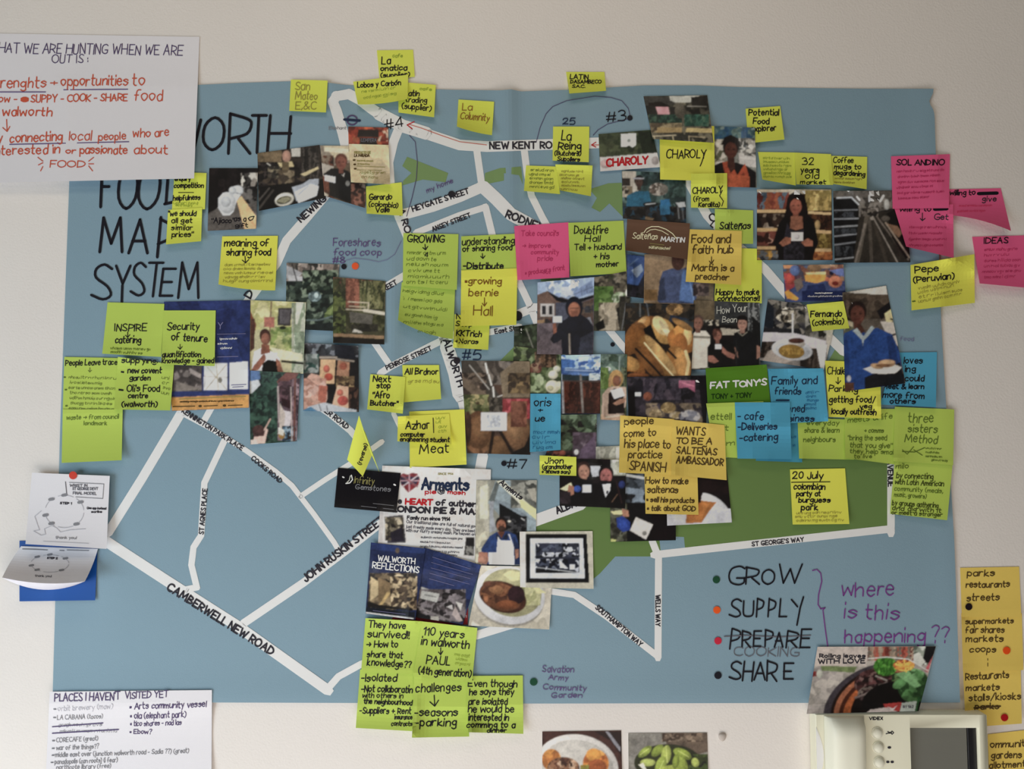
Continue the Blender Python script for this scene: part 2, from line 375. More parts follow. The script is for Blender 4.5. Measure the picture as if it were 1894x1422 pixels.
    def ink(s, mb, strokes, wd, mi, off=.00042, clip=True):
        for st in strokes:
            for V, Fc in ribbon(st, wd):
                if clip:
                    u, v = s.uv(V[:, 0], V[:, 1])
                    if (u < -.035).any() or (u > 1.035).any() or (v < -.05).any() or (v > 1.05).any(): continue
                mb.add(s.at(V[:, 0], V[:, 1], off), Fc, mi)
def do_marks(s, mb, marks, mats, hand=1):
    """marks: (text, x0, baseline, x1, cap[, ink[, dy[, width]]]); '~' scribble, '=' line, 'o' disc"""
    sl = s.slope(); idx = {}
    def mi(k):
        if k not in idx: mats.append(mat(INK.get(k, k), .6, .2)); idx[k] = len(mats) - 1
        return idx[k]
    for m in marks:
        if m[0] == '=':     # ('=', ink, width, x,y,x,y...)
            v = np.array(m[3:], float).reshape(-1, 2)
            if len(v) > 2 and m[2] >= 0: 
                pass
            s.ink(mb, [v], abs(m[2]), mi(m[1])); continue
        if m[0] == '~~':    # block of scribbled lines: x0,y0,x1,y1,n,cap,ink
            _, x0, y0, x1, y1, n, cap, k = m
            for i in range(n):
                yy = y0 + (y1 - y0) * i / max(n - 1, 1); e = rng.uniform(0, .3) * (x1 - x0)
                s.ink(mb, scribble(x0 + rng.uniform(0, 5), yy, x1 - (e if i % 2 else 0), cap, sl * (x1 - x0)), .75, mi(k), clip=True)
            continue
        t, x0, yb, x1, cap = m[:5]; k = m[5] if len(m) > 5 else 'k'; dy = m[6] if len(m) > 6 and m[6] is not None else sl * (x1 - x0)
        wd = m[7] if len(m) > 7 else max(1.2, cap * .14); ser = m[8] if len(m) > 8 else 0
        s.ink(mb, text_strokes(t, x0, yb, x1, cap, dy, hand, serif=ser), wd, mi(k))
NOTE_G = 'sticky notes stuck over and around the street map'
PHOTO_G = 'printed photographs stuck on the street map'
def note(label, col, quad, marks, bend=(2.5, 2.5), name='sticky_note', cat='sticky note', group=NOTE_G, hand=1, rough=.75, spec=.2, **kw):
    s = Sheet(quad, bend, **kw); mb = MB(); c = PAPER.get(col, col); base = mat(c, rough, spec, bump=.12, bscale=900)
    mats = [base, base]; s.body(mb, 7); do_marks(s, mb, marks, mats, hand)
    o = mb.build(name, mats); tag(o, label, cat, group); return o, s
_seed = [3]
def photo(label, quad, spec, marks=(), bend=(1.5, 1.5), name='photograph', cat='photograph', group=PHOTO_G, cell=1.3, hand=1, gloss=.38, soft=1, grain=.1, **kw):
    s = Sheet(quad, bend, **kw); mb = MB(); _seed[0] += 1
    q = s.q; cv = Cv(q[:, 0].min(), q[:, 1].min(), q[:, 0].max(), q[:, 1].max() + abs(s.bow), _seed[0]); cv.run(spec); cv.finish(grain, soft)
    mats = [mat('VC', gloss, .3), mat('d8d6d0', .6, .2)]; s.body(mb, cell, cv); do_marks(s, mb, marks, mats, hand)
    o = mb.build(name, mats, vc=True); tag(o, label, cat, group); return o, s
# ---------------------------------------------------------------- the room
def boxmesh(mb, x0, x1, y0, y1, z0, z1, mi=0, bev=0):
    v = [(x, y, z) for x in (x0, x1) for y in (y0, y1) for z in (z0, z1)]
    mb.add(v, [(0, 1, 3, 2), (4, 6, 7, 5), (0, 4, 5, 1), (2, 3, 7, 6), (0, 2, 6, 4), (1, 5, 7, 3)], mi)
mb = MB(); boxmesh(mb, -2.6, 2.6, 0, .12, 0, 2.7)
o = mb.build('wall_back', [mat('cbc6c2', .85, .15, bump=.4, bscale=330, mottled=.025, mscale=3)]); o['kind'] = 'structure'
mb = MB(); boxmesh(mb, -2.6, 2.6, -3.2, 0, -.06, 0)
o = mb.build('floor', [mat('b9b2a6', .6, .3, mottled=.08, mscale=6)]); o['kind'] = 'structure'

# ---------------------------------------------------------------- the map
class MapSheet:
    def at(s, x, y, off=0): return P3(x, y, mapH(x, y) + off)
    def uv(s, x, y): return np.full(np.shape(x), .5), np.full(np.shape(x), .5)
    def ink(s, mb, strokes, wd, mi, off=.0005):
        for st in strokes:
            st = np.asarray(st, float); r = [st[:1]]
            for a, b in zip(st[:-1], st[1:]):
                n = max(1, int(np.hypot(*(b - a)) / 12)); t = (np.arange(n) + 1)[:, None] / n; r.append(a + (b - a) * t)
            for V, Fc in ribbon(np.vstack(r), wd): mb.add(s.at(V[:, 0], V[:, 1], off), Fc, mi)
    def slope(s): return 0
MP = MapSheet()
mb = MB(); M_ = [mat('758d9b', .62, .22, bump=.2, bscale=600), mat('c9d2d6', .8, .1), mat('e0d8d5', .62, .2), mat('5c7442', .62, .2), mat('6c8456', .62, .2)]
nu, nv = 260, 150
u, v = np.meshgrid(np.linspace(0, 1, nu + 1), np.linspace(0, 1, nv + 1), indexing='ij')
y = 150 + v * 1150
for _ in range(3):
    x = itp(y, MAPL) * (1 - u) + itp(y, MAPR) * u; y = itp(x, MAPT) * (1 - v) + itp(x, MAPB) * v
# bite torn out of the right edge near its top
bt = np.exp(-((y - 188) / 12) ** 2) * 9; x = x - bt * np.clip((u - .97) / .03, 0, 1)
mb.addnp(P3(x, y, mapH(x, y)), gridfaces(nu, nv)[:, ::-1], 0)
t = np.linspace(0, 1, 121); bu = np.concatenate([t, t * 0 + 1, 1 - t, t * 0]); bv = np.concatenate([t * 0, t, t * 0 + 1, 1 - t])
by = 150 + bv * 1150
for _ in range(3):
    bx = itp(by, MAPL) * (1 - bu) + itp(by, MAPR) * bu; by = itp(bx, MAPT) * (1 - bv) + itp(bx, MAPB) * bv
A = P3(bx, by, mapH(bx, by)); B = P3(bx, by, mapH(bx, by) - .0004); k = len(A); i = np.arange(k - 1)
mb.addnp(np.vstack([A, B]), np.stack([i, i + k, i + k + 1, i + 1], -1), 1)
def fill(pts, mi, off=.00022):
    """printed patch of the map, cut into small cells so that it follows the paper"""
    import bmesh
    pts = np.array(pts, float); bm = bmesh.new(); f = bm.faces.new([bm.verts.new((p[0], p[1], 0)) for p in pts])
    for ax in (0, 1):
        lo, hi = pts[:, ax].min(), pts[:, ax].max(); n = int((hi - lo) / 22)
        for j in range(1, n + 1):
            co = [0, 0, 0]; co[ax] = lo + (hi - lo) * j / (n + 1); no = [0, 0, 0]; no[ax] = 1
            bmesh.ops.bisect_plane(bm, geom=bm.verts[:] + bm.edges[:] + bm.faces[:], plane_co=co, plane_no=no)
    bmesh.ops.triangulate(bm, faces=bm.faces[:]); bm.verts.index_update()
    V = np.array([v.co[:] for v in bm.verts]); Fc = [tuple(v.index for v in f.verts) for f in bm.faces]; bm.free()
    mb.add(P3(V[:, 0], V[:, 1], mapH(V[:, 0], V[:, 1]) + off), Fc, mi)
fill([(753, 290), (829, 320), (824, 337), (782, 332), (744, 343), (746, 334), (761, 320), (744, 307)], 4)
fill([(897, 320), (924, 311), (964, 308), (967, 341), (960, 324), (932, 320), (932, 334), (896, 341)], 4)
fill([(1090, 350), (1125, 339), (1150, 338), (1153, 402), (1127, 376), (1110, 392), (1094, 384), (1104, 366)], 4)
fill([(1002, 506), (1037, 506), (1037, 524), (1000, 520)], 4)
fill([(924, 668), (952, 640), (955, 672)], 4)
fill([(1532, 668), (1548, 640), (1580, 636), (1580, 672)], 4)
fill([(983, 967), (1040, 955), (1075, 937), (1180, 895), (1352, 845), (1642, 850), (1642, 978), (1222, 1020), (1212, 1028), (1200, 1029), (1138, 1029), (1110, 1060), (1098, 1070), (1075, 1088), (983, 1088)], 3)
fill([(1219, 991), (1265, 993), (1267, 1014), (1222, 1020)], 0, .0003)
def road(wd, *v, off=.0004):
    p = np.array(v, float).reshape(-1, 2); MP.ink(mb, [p], wd, 2, off)
    for q in p[1:-1]:
        a = np.linspace(0, 6.283, 13)[:-1]; c = q + np.stack([np.cos(a), np.sin(a)], -1) * wd / 2
        mb.add(MP.at(c[:, 0], c[:, 1], off + .00002), [tuple(range(12))], 2)
road(20, 645, 290, 634, 245, 622, 205, 616, 188, 622, 178, 645, 174, 665, 184, 690, 203, 720, 222, 745, 233, 781, 245, 850, 268, 900, 271, 1110, 264)
road(24, 700, 210, 745, 233, 790, 247)
road(17, 740, 232, 728, 262, 719, 300, 722, 345, 738, 400, 755, 440, 790, 540, 826, 640, 842, 690, 862, 770)
road(26, 826, 640, 842, 690, 850, 730)
road(13, 881, 272, 890, 335); road(24, 893, 345, 918, 368, 945, 396, 985, 418, 1040, 455)
road(20, 893, 345, 850, 364, 800, 382, 748, 396)
road(13, 969, 272, 975, 320, 983, 362, 1003, 402, 1030, 450)
road(12, 770, 430, 800, 418, 850, 398, 898, 383); road(13, 898, 383, 912, 440)
road(17, 612, 350, 598, 366, 565, 405, 530, 445, 512, 486, 462, 552, 400, 650, 330, 772, 262, 886, 200, 985)
road(20, 180, 990, 210, 1010, 310, 1075, 440, 1158, 606, 1276)
road(13, 604, 1276, 626, 1251, 668, 1228, 780, 1192)
road(16, 880, 1175, 955, 1152)
road(15, 450, 1153, 562, 1077, 640, 1018, 720, 955)
road(10, 335, 763, 390, 792, 455, 833, 510, 872, 540, 898, 580, 950, 618, 1003, 630, 1024)
road(12, 415, 815, 378, 893, 372, 990, 358, 1012, 354, 1045, 364, 1086, 335, 1092)
road(12, 377, 779, 396, 745)
road(10, 557, 917, 600, 888, 660, 850, 706, 817)
road(13, 570, 738, 610, 765, 648, 796, 672, 824)
road(12, 690, 630, 723, 678); road(13, 704, 690, 722, 678, 800, 638, 850, 614)
road(13, 700, 538, 750, 508)
road(13, 952, 505, 978, 560, 994, 600); road(16, 950, 584, 990, 568); road(12, 895, 616, 960, 604)
road(13, 1118, 600, 1160, 650); road(17, 1270, 330, 1308, 398, 1345, 438, 1415, 498, 1465, 556, 1560, 650)
road(22, 975, 968, 1030, 948, 1075, 932)
road(14, 1210, 1026, 1300, 1016, 1400, 1005, 1648, 978); road(14, 1648, 840, 1648, 986)
road(13, 1206, 1000, 1218, 1030, 1217, 1216); road(12, 1010, 1092, 1062, 1100, 1122, 1140, 1217, 1214)
road(20, 893, 842, 885, 885); road(9, 728, 765, 740, 790)
# elevated inks
def MT(text, x0, yb, x1, cap, ink='k', dy=0, wd=None, hand=1, serif=0):
    if ('i', ink) not in MI: M_.append(mat(INK[ink], .55, .2)); MI[('i', ink)] = len(M_) - 1
    MP.ink(mb, text_strokes(text, x0, yb, x1, cap, dy, hand, serif=serif), wd or max(1.2, cap * .13), MI[('i', ink)], .0008)
def ML(ink, wd, *v):
    if ('i', ink) not in MI: M_.append(mat(INK[ink], .55, .2)); MI[('i', ink)] = len(M_) - 1
    MP.ink(mb, [np.array(v, float).reshape(-1, 2)], wd, MI[('i', ink)], .0008)
MI = {}
def ST(t, x0, y0, x1, y1, cap, bold=.235):     # printed street names along a baseline
    L = math.hypot(x1 - x0, y1 - y0); st = text_strokes(t, 0, 0, L, cap, 0, 0); ca, sa = (x1 - x0) / L, (y1 - y0) / L
    st = [np.stack([x0 + q[:, 0] * ca - q[:, 1] * sa, y0 + q[:, 0] * sa + q[:, 1] * ca], -1) for q in st]
    if ('i', 'd') not in MI: M_.append(mat(INK['d'], .55, .2)); MI[('i', 'd')] = len(M_) - 1
    MP.ink(mb, st, cap * bold, MI[('i', 'd')], .0008)
ST('NEW KENT RO', 906, 275, 1021, 274, 12); ST('HEYGATE STREET', 764, 391, 868, 357, 9.5); ST('ANSEY STREET', 801, 428, 871, 401, 8)
ST('RODNEY', 935, 401, 1003, 428, 13); ST('NEWING', 557, 411, 604, 369, 11.5); ST('D', 463, 552, 469, 541, 13); ST('A RO', 737, 388, 750, 432, 11)
ST('ALWORTH', 820, 630, 848, 716, 12); ST('PENROSE STREET', 716, 684, 799, 647, 8); ST('REET', 712, 538, 735, 525, 8.5); ST('East St', 916, 617, 953, 611, 8)
ST('CAMBERWELL NEW ROAD', 308, 1090, 502, 1212, 14); ST('JOHN RUSKIN STREET', 566, 1076, 712, 964, 13); ST('KENNINGTON PARK PLACE', 336, 762, 447, 833, 8)
ST('COOKS ROAD', 464, 849, 518, 894, 8); ST('ST AGNES PLACE', 376, 988, 383, 904, 8); ST('KER ROAD', 594, 757, 641, 794, 8.5)
ST('O', 1310, 402, 1320, 412, 12, .22); ST('L', 1314, 417, 1319, 421, 10, .22); ST('ALBANY', 1031, 950, 1085, 928, 12); ST("ST GEORGE'S WAY", 1391, 1010, 1487, 1001, 7.5)
ST('AVENUE', 1642, 852, 1643, 900, 9); ST('WELLS WAY', 1213, 1101, 1213, 1158, 8); ST('SOUTHAMPTON WAY', 1101, 1125, 1184, 1196, 8.5)
# underground roundel
ML('v', 2.6, *sum([(651 + 9.5 * math.cos(a), 222 + 8.5 * math.sin(a)) for a in np.linspace(0, 6.29, 25)], ())); ML('i', 4.6, 637, 221, 665, 223)
MT('Elephant', 608, 239, 640, 5, 'g', 0, .9)
# marker pen title
def CH(ch, x0, x1, yt, yb, ink='k', wd=5.2, dx=0):
    MT(ch, x0, yb, x1, (yb - yt), ink, 0, wd, 1)
CH('W', 330, 366, 222, 290); CH('O', 374, 411, 218, 279); CH('R', 424, 463, 213, 284); CH('T', 463, 489, 211, 283); CH('H', 494, 534, 211, 281)
CH('F', 186, 203, 316, 383); CH('O', 217, 248, 308, 382); CH('O', 255, 292, 307, 384); CH('D', 306, 345, 305, 376)
CH('M', 184, 224, 404, 464); CH('A', 238, 272, 407, 469); CH('P', 290, 314, 402, 475)
CH('S', 170, 206, 485, 553, wd=4.6); CH('Y', 212, 238, 492, 556, wd=4.6); CH('S', 240, 265, 490, 547, wd=4.4); CH('T', 269, 294, 488, 549, wd=4.4); CH('E', 295, 317, 492, 545, wd=4.4); CH('M', 330, 366, 487, 552, wd=4.4)
MT('#3', 1122, 225, 1158, 18, 'k', -2, 2); MT('#4', 712, 240, 745, 17, 'k', -6, 2); MT('25', 1041, 229, 1064, 11, 'i', 0, 1.8); MT('#5', 855, 664, 888, 17, 'i', 0, 2)
MT('#7', 938, 866, 974, 15, 'k', 0, 2); MT('#8', 615, 486, 638, 11, 'p2', 0, 1.7)
MT('Foreshares', 616, 455, 703, 14, 'p2', 0, 1.5); MT('food coop', 617, 472, 705, 12, 'p2', 0, 1.5)
ML('u2', .9, 638, 482, 655, 477, 680, 480, 700, 484, 716, 480, 730, 470, 742, 445)
MT('my home', 790, 357, 838, 9, 'p2', -20, 1.3)
ML('v', 1.2, 757, 250, 768, 262, 772, 300, 770, 330, 762, 365, 752, 400)
ML('v', 1.1, 992, 262, 999, 235, 1010, 210, 1022, 197, 1048, 186, 1100, 178, 1130, 180, 1150, 186, 1162, 200, 1166, 217)
ML('v', 1.1, 1097, 250, 1106, 240, 1124, 229, 1164, 219)
ML('r', 1.1, 900, 268, 850, 262, 815, 250, 780, 237, 757, 230); ML('R', 1.8, 766, 225, 753, 231, 762, 238); ML('r', 1.2, 1110, 268, 1096, 268); ML('R', 1.6, 1102, 263, 1094, 268, 1102, 272)
MT('Salvation', 1003, 1243, 1061, 11, 'p2', 1, 1.5); MT('Army', 1014, 1257, 1051, 9, 'p2', 1, 1.5); MT('Community', 1004, 1275, 1084, 10, 'p2', 3, 1.5); MT('Garden', 1020, 1290, 1076, 9, 'p2', 0, 1.5)
for ch, a, b, t_, bt_ in (('G', 1347, 1375, 1048, 1082), ('R', 1379, 1404, 1049, 1081), ('O', 1409, 1432, 1051, 1080), ('W', 1438, 1479, 1046, 1079)): CH(ch, a, b, t_, bt_, 'k', 3)
for ch, a, b, t_, bt_ in (('S', 1348, 1368, 1108, 1140), ('U', 1374, 1392, 1110, 1139), ('P', 1399, 1411, 1109, 1141), ('P', 1421, 1434, 1109, 1142), ('L', 1442, 1455, 1109, 1140)): CH(ch, a, b, t_, bt_, 'k', 3)
ML('k', 3, 1464, 1109, 1475, 1122); ML('k', 3, 1486, 1104, 1480, 1124, 1474, 1156)
for ch, a, b, t_, bt_ in (('P', 1350, 1366, 1164, 1199), ('R', 1373, 1389, 1166, 1197), ('E', 1394, 1407, 1168, 1195), ('P', 1415, 1429, 1167, 1197), ('A', 1432, 1447, 1168, 1196), ('R', 1454, 1475, 1166, 1197), ('E', 1480, 1498, 1165, 1198)): CH(ch, a, b, t_, bt_, 'k', 3)
ML('lg', 2.2, 1340, 1177, 1380, 1175, 1440, 1178, 1499, 1175)
MT('COOKING', 1357, 1214, 1477, 17, 'lg', 0, 1.6)
for ch, a, b, t_, bt_ in (('S', 1348, 1369, 1223, 1257), ('H', 1373, 1391, 1225, 1259), ('A', 1395, 1416, 1225, 1258), ('R', 1419, 1437, 1224, 1259), ('E', 1449, 1466, 1226, 1257)): CH(ch, a, b, t_, bt_, 'k', 3.2)
ML('u', 2, 1503, 1055, 1511, 1053, 1518, 1060, 1520, 1075, 1514, 1100, 1513, 1118, 1518, 1126, 1526, 1124, 1522, 1128, 1526, 1160, 1531, 1196)
MT('where', 1556, 1103, 1653, 27, 'u', -2, 2.3); MT('is this', 1561, 1143, 1661, 26, 'u', 3, 2.3); MT('happening', 1562, 1188, 1710, 24, 'u', -2, 2.3); MT('??', 1722, 1190, 1754, 32, 'u', 0, 2)
MT('food', 1665, 630, 1690, 7, 'u2', 0, 1)
o = mb.build('street_map', M_)
tag(o, 'large blue printed street map with white roads and handwritten title, hung on the wall', 'map')

# ---------------------------------------------------------------- helpers for small round stickers
def dot(x, y, r, col, label, sheet=None, ry=None):
    mb = MB(); a = np.linspace(0, 6.2832, 25)[:-1]; n = 24
    s_ = sheet or MP; ry = ry or r; V = [s_.at(np.array([x]), np.array([y]), .0012)]
    for k, f, off in ((0, .6, .0012), (1, 1.0, .0011), (2, 1.0, .0006)): V.append(s_.at(x + r * f * np.cos(a), y + ry * f * np.sin(a), off))
    V = np.vstack(V); Fc = [(0, 1 + (i + 1) % n, 1 + i) for i in range(n)]
    for k in range(2): Fc += [(1 + k * n + i, 1 + k * n + (i + 1) % n, 1 + (k + 1) * n + (i + 1) % n, 1 + (k + 1) * n + i) for i in range(n)]
    mb.add(V, Fc, 0); o = mb.build('round_sticker', [mat(col, .5, .3)]); tag(o, label, 'sticker', 'round coloured dot stickers')
GRN, ORG, RED, BLK = '153f2a', 'd8501c', 'b0202c', '12121c'
dot(1325, 1072, 6.8, GRN, 'dark green dot sticker left of the word GROW')
dot(1326, 1128, 6.8, ORG, 'orange dot sticker left of the word SUPPLY')
dot(1328, 1185, 6.8, 'b02038', 'crimson dot sticker left of the crossed out word PREPARE')
dot(1328, 1249, 6.8, BLK, 'black dot sticker left of the word SHARE')
dot(987, 1261, 7, '12402c', 'dark green dot sticker left of the purple community garden writing')
dot(636, 493, 5, BLK, 'black dot sticker beside an orange one under the purple food coop writing')
dot(657, 492, 6.5, 'd8522c', 'orange dot sticker under the purple food coop writing')
dot(835, 359, 6.2, BLK, 'black dot sticker on Heygate Street')
dot(1165, 218, 5, BLK, 'small black dot sticker after the number 3 near the top of the map')
dot(845, 667, 6.2, '201a22', 'black dot sticker on Walworth Road left of the number 5')
dot(932, 857, 5, BLK, 'black dot sticker left of the number 7')
dot(957, 584, 9, BLK, 'large black dot sticker half hidden beside the yellow growing note')
dot(1133, 637, 4, BLK, 'tiny black dot sticker on a white road between the woman in navy and the bread')
# ---------------------------------------------------------------- loose things, from the lowest paper to the topmost
# --- top edge of the map
note('yellow-green sticky note in three olive lines over the map edge, above the handwritten title', 'LY', [538, 147, 606, 149, 603, 208, 535, 205],
     [('San', 546, 166, 573, 15, 'y', 0, 1.7), ('Mateo', 546, 184, 586, 14, 'y', 0, 1.7), ('E,&C', 546, 202, 585, 13, 'y', 0, 1.6)])
note('yellow-green sticky note standing highest of all, on the bare wall above the map', 'LY', [697, 93, 764, 92, 767, 142, 702, 147],
     [('La', 706, 118, 722, 14, 'k', 0, 2), ('onatica', 704, 131, 752, 9, 'k', -2, 2), ('(supplier)', 704, 143, 757, 8, 'k', -2, 1.8), ('cafe', 726, 106, 744, 6, 'o')], (.5, .5))
note('yellow-green sticky note ending in (supplier), half tucked under a tilted note at the map top', 'LY', [736, 151, 806, 157, 803, 217, 737, 208],
     [('Latin', 749, 176, 775, 10, 'k', 2, 1.9), ('trading', 750, 188, 789, 9, 'k', 2, 1.7), ('(supplier)', 743, 200, 797, 10, 'k', 5, 1.7), ('cafe', 776, 166, 798, 5, 'o')], (2, 4))
note('tilted yellow-green sticky note with one black line, across the map top edge', 'LY', [653, 151, 755, 138, 754, 183, 662, 193],
     [('Lobos y Carb\u00f3n', 661, 162, 741, 9, 'k', -5, 1.8), ('~~', 668, 172, 735, 183, 2, 6, 'o')], (4, 4), bow=3)
note('lone yellow-green sticky note with brown pen writing, between loop road and New Kent Road', 'LY', [848, 184, 914, 188, 910, 250, 845, 234],
     [('La', 855, 204, 873, 13, 'b', 0, 1.6), ('Columnity', 851, 219, 904, 12, 'b', 5, 1.6)], (8, 5), bow=2)
note('small yellow-green sticky note reading LATIN, straddling the top edge of the map', 'LY', [1047, 133, 1118, 133, 1121, 168, 1053, 173],
     [('LATIN', 1054, 146, 1088, 8, 'k', 0, 1.7), ('DASAMBECO', 1055, 154, 1112, 6, 'k', 0, 1.6), ('S.A.C.', 1058, 162, 1082, 5, 'k', 0, 1.3)], (6, 4))
note('yellow-green sticky note with bold black writing, covering the end of New Kent Road', 'LY', [1023, 234, 1090, 234, 1089, 300, 1022, 297],
     [('La', 1038, 259, 1056, 17, 'k', 0, 2), ('Reing', 1032, 276, 1074, 14, 'k', 0, 2.2), ('(Butchers)', 1026, 287, 1074, 8, 'k', 1, 1.7), ('Suppliers', 1031, 297, 1072, 7, 'k', 1, 1.8)])
note('yellow-green faintly pencilled sticky note, left one of the pair below New Kent Road', 'LY', [973, 306, 1030, 308, 1036, 359, 969, 353],
     [('~~', 978, 316, 1024, 347, 5, 6, 'n')], (4, 3))
note('yellow-green faintly pencilled sticky note, right one of the pair below New Kent Road', 'LY', [1027, 304, 1096, 306, 1093, 363, 1036, 352],
     [('~~', 1034, 318, 1082, 351, 6, 5, 'y')], (3, 8))
note('yellow-green sticky note reading Potential food explorer, above the dark row of photographs', 'LY', [1379, 201, 1443, 196, 1451, 258, 1384, 265],
     [('Potential', 1385, 213, 1440, 11, 'k', 0, 2), ('Food', 1393, 229, 1422, 10, 'k', 0, 2), ('explorer', 1389, 243, 1435, 10, 'k', -2, 2)], (3, 3))
note('yellow-green faintly pencilled sticky note, leftmost of the three over the woman by the shelves', 'LY', [1402, 281, 1470, 282, 1472, 343, 1410, 332],
     [('~~', 1408, 294, 1464, 328, 6, 5, 'o')], (7, 4))
note('yellow-green sticky note reading coffee mugs, rightmost of the three over the dark aisle photograph', 'LY', [1536, 288, 1604, 290, 1603, 350, 1540, 340],
     [('Coffee', 1541, 301, 1578, 10, 'k', 0, 1.6), ('mugs to', 1543, 312, 1592, 9, 'k', 1, 1.7), ('degardening', 1542, 323, 1599, 9, 'k', 3, 1.8), ('~~', 1542, 331, 1594, 338, 2, 4, 'y')], (4, 5))
note('yellow-green sticky note reading 32 years old, middle one of the row of three', 'LY', [1469, 282, 1537, 285, 1541, 342, 1473, 341],
     [('32', 1484, 304, 1505, 12, 'k', 0, 1.7), ('years', 1481, 319, 1515, 10, 'k', 0, 1.8), ('old', 1490, 330, 1514, 11, 'k', 0, 1.7), ('market', 1480, 340, 1527, 7, 'k', 0, 1.6)], (3, 3))
# --- left upper group
FD = '1c1a1b'
photo('photograph of a dim restaurant with a white oval plate, left of the man in black', [476, 283, 591, 268, 603, 366, 479, 390],
 '''f 38302c; p 7a6a52 476 283 520 277 522 315 476 305; n 476 300 610 392 9 7 241f1e 30292a 443b38 1a1718 55493e 231e1e; p 8a775c 486 284 522 280 520 300 490 298
 p c9c6c0 538 274 556 274 556 290 540 290; e 530 289 8 11 b8907f; p cdbd93 514 301 540 298 544 308 518 310; p 6e6048 522 300 534 300 536 330 522 330; p 4a423c 556 276 590 270 592 320 560 322; n 558 272 590 330 4 22 3a3532 5c5550 2a2726
 p d8c9a0 556 322 588 308 590 312 564 326; l 1.5 e8e4da 494 302 500 306; n 496 308 520 330 8 6 8a806a 5a5248 3a3632; n 515 315 545 345 9 8 6a5c4a 4a4038 8a7c66; p 151214 480 345 603 330 603 366 480 392; l 4 4a4440 480 385 505 352; l 3 5c5652 478 372 498 348
 p b9c0cc 540 346 560 340 572 332 590 330 588 352 548 372; p e4e6ee 545 355 575 340 590 344 586 362 552 376; l 1 8a94a4 552 360 570 344; e 526 369 18 12 f0ece0 -15; e 525 370 14 7 5c5a48 -15; p a8a48a 512 372 522 366 532 364 540 368 526 376''', bend=(2, 2))
photo('photograph of hands holding a white pear shape over a pale strip, handwriting along its foot', [387, 311, 477, 311, 474, 423, 384, 427],
 '''f 1c1718; n 388 308 450 365 14 60 1a1415 2a2122 221b1c; p 5a5450 395 425 384 395 398 388 440 340 476 360 476 428; n 446 320 478 370 6 14 4a4644 9a928a 2a2727 d0ccc4; n 446 345 476 380 8 9 3a3737 6a6663 2a2727
 p 6a6460 384 398 410 380 476 375 476 428 384 428; p edc391 438 372 446 362 474 400 474 424 452 424; p d9dbe0 404 366 412 357 428 355 446 360 438 372 432 392 424 399 412 398 403 384; e 439 350 11 7 dadce0; e 430 352 7 7 cfd2d6; e 444 354 6 5 d4d6da; e 420 375 16 20 d6d8dc
 e 418 373 9 10 c6c9ce; l 4 e0b484 462 405 472 418''', [('"Ajiaco"', 391, 412, 432, 9, 'k', 0, 1.6), ('as a', 433, 409, 455, 9, 'k', 0, 1.6), ('gift', 435, 420, 458, 7, 'k', 0, 1.5), ('=', 'k', 1.4, 462, 408, 459, 404, 463, 401, 470, 400, 467, 406, 462, 408)], bend=(2, 2))
note('yellow-green sticky note with underlined word, half hidden by the big white sheet', 'LY', [323, 318, 382, 320, 379, 387, 318, 388],
     [('enquiry', 323, 334, 352, 7, 'k', 0, 1.6), ('competition', 322, 347, 376, 9, 'k', 0, 1.7), ('=', 'k', 1.3, 330, 356, 358, 356), ('helpfulness', 320, 371, 370, 9, 'k', -2, 1.7), ('~~', 320, 377, 366, 381, 2, 6, 'o')], (.5, .5))
note('yellow-green sticky note saying we should all get similar prices', 'LY', [311, 388, 374, 384, 372, 446, 307, 452],
     [('"we should', 311, 399, 362, 9, 'k', 0, 1.7), ('all get', 317, 412, 355, 9, 'k', 0, 1.7), ('similar', 317, 425, 356, 9, 'k', 0, 1.6), ('prices"', 318, 438, 357, 9, 'k', 0, 1.7)], (4, 4))
note('yellow sticky note headed meaning of sharing food, above the navy flyer', 'Y', [411, 437, 514, 436, 509, 537, 404, 526],
     [('meaning of', 415, 455, 497, 13, 'k', 0, 2), ('sharing food', 419, 472, 500, 12, 'k', 0, 2), ('=', 'k', 1.6, 453, 474, 454, 486, 448, 481), ('=', 'k', 1.6, 454, 486, 460, 480), ('~~', 412, 492, 504, 522, 5, 6, 'y')], (7, 6), bow=3)
photo('photograph of a man in a black polo shirt holding a white card', [592, 269, 676, 270, 676, 385, 600, 362],
 '''f 6a5a4a; p 9a8e80 590 268 640 268 650 300 600 310; p cfc3a6 598 270 676 270 676 302 620 292; p e2dac4 600 272 650 276 640 284 600 280; n 598 288 618 370 8 16 5a3a2c 3a2a24 8a7a6a 7a4a38; p bdb6ac 590 300 618 308 614 320 592 330; p 7a4a3a 592 322 608 330 602 354 592 348
 p d0c6b4 594 352 608 360 608 364 594 362; p 14161a 598 322 612 312 632 312 644 316 656 330 656 372 652 378 610 362 608 334; h 631 300 12 8a5648 6a4034; p b9b4ae 628 318 634 324 638 318 636 328; p dde0e6 601 323 621 327 620 339 601 334; e 643 339 4 5 8a8a88
 n 650 340 678 386 7 12 5a3a30 8a7a70 3a2a28 9a6a58''', bend=(0, 2))
note('yellow-green sticky note with a name and (colombia), below the cream menu card', 'LY', [677, 345, 743, 337, 745, 399, 678, 395],
     [('Gerardo', 683, 369, 724, 10, 'k', 0, 1.9), ('(colombia)', 682, 381, 736, 9, 'k', 3, 1.7), ('Valle', 695, 392, 720, 9, 'k', 0, 1.9)], (3, 4))
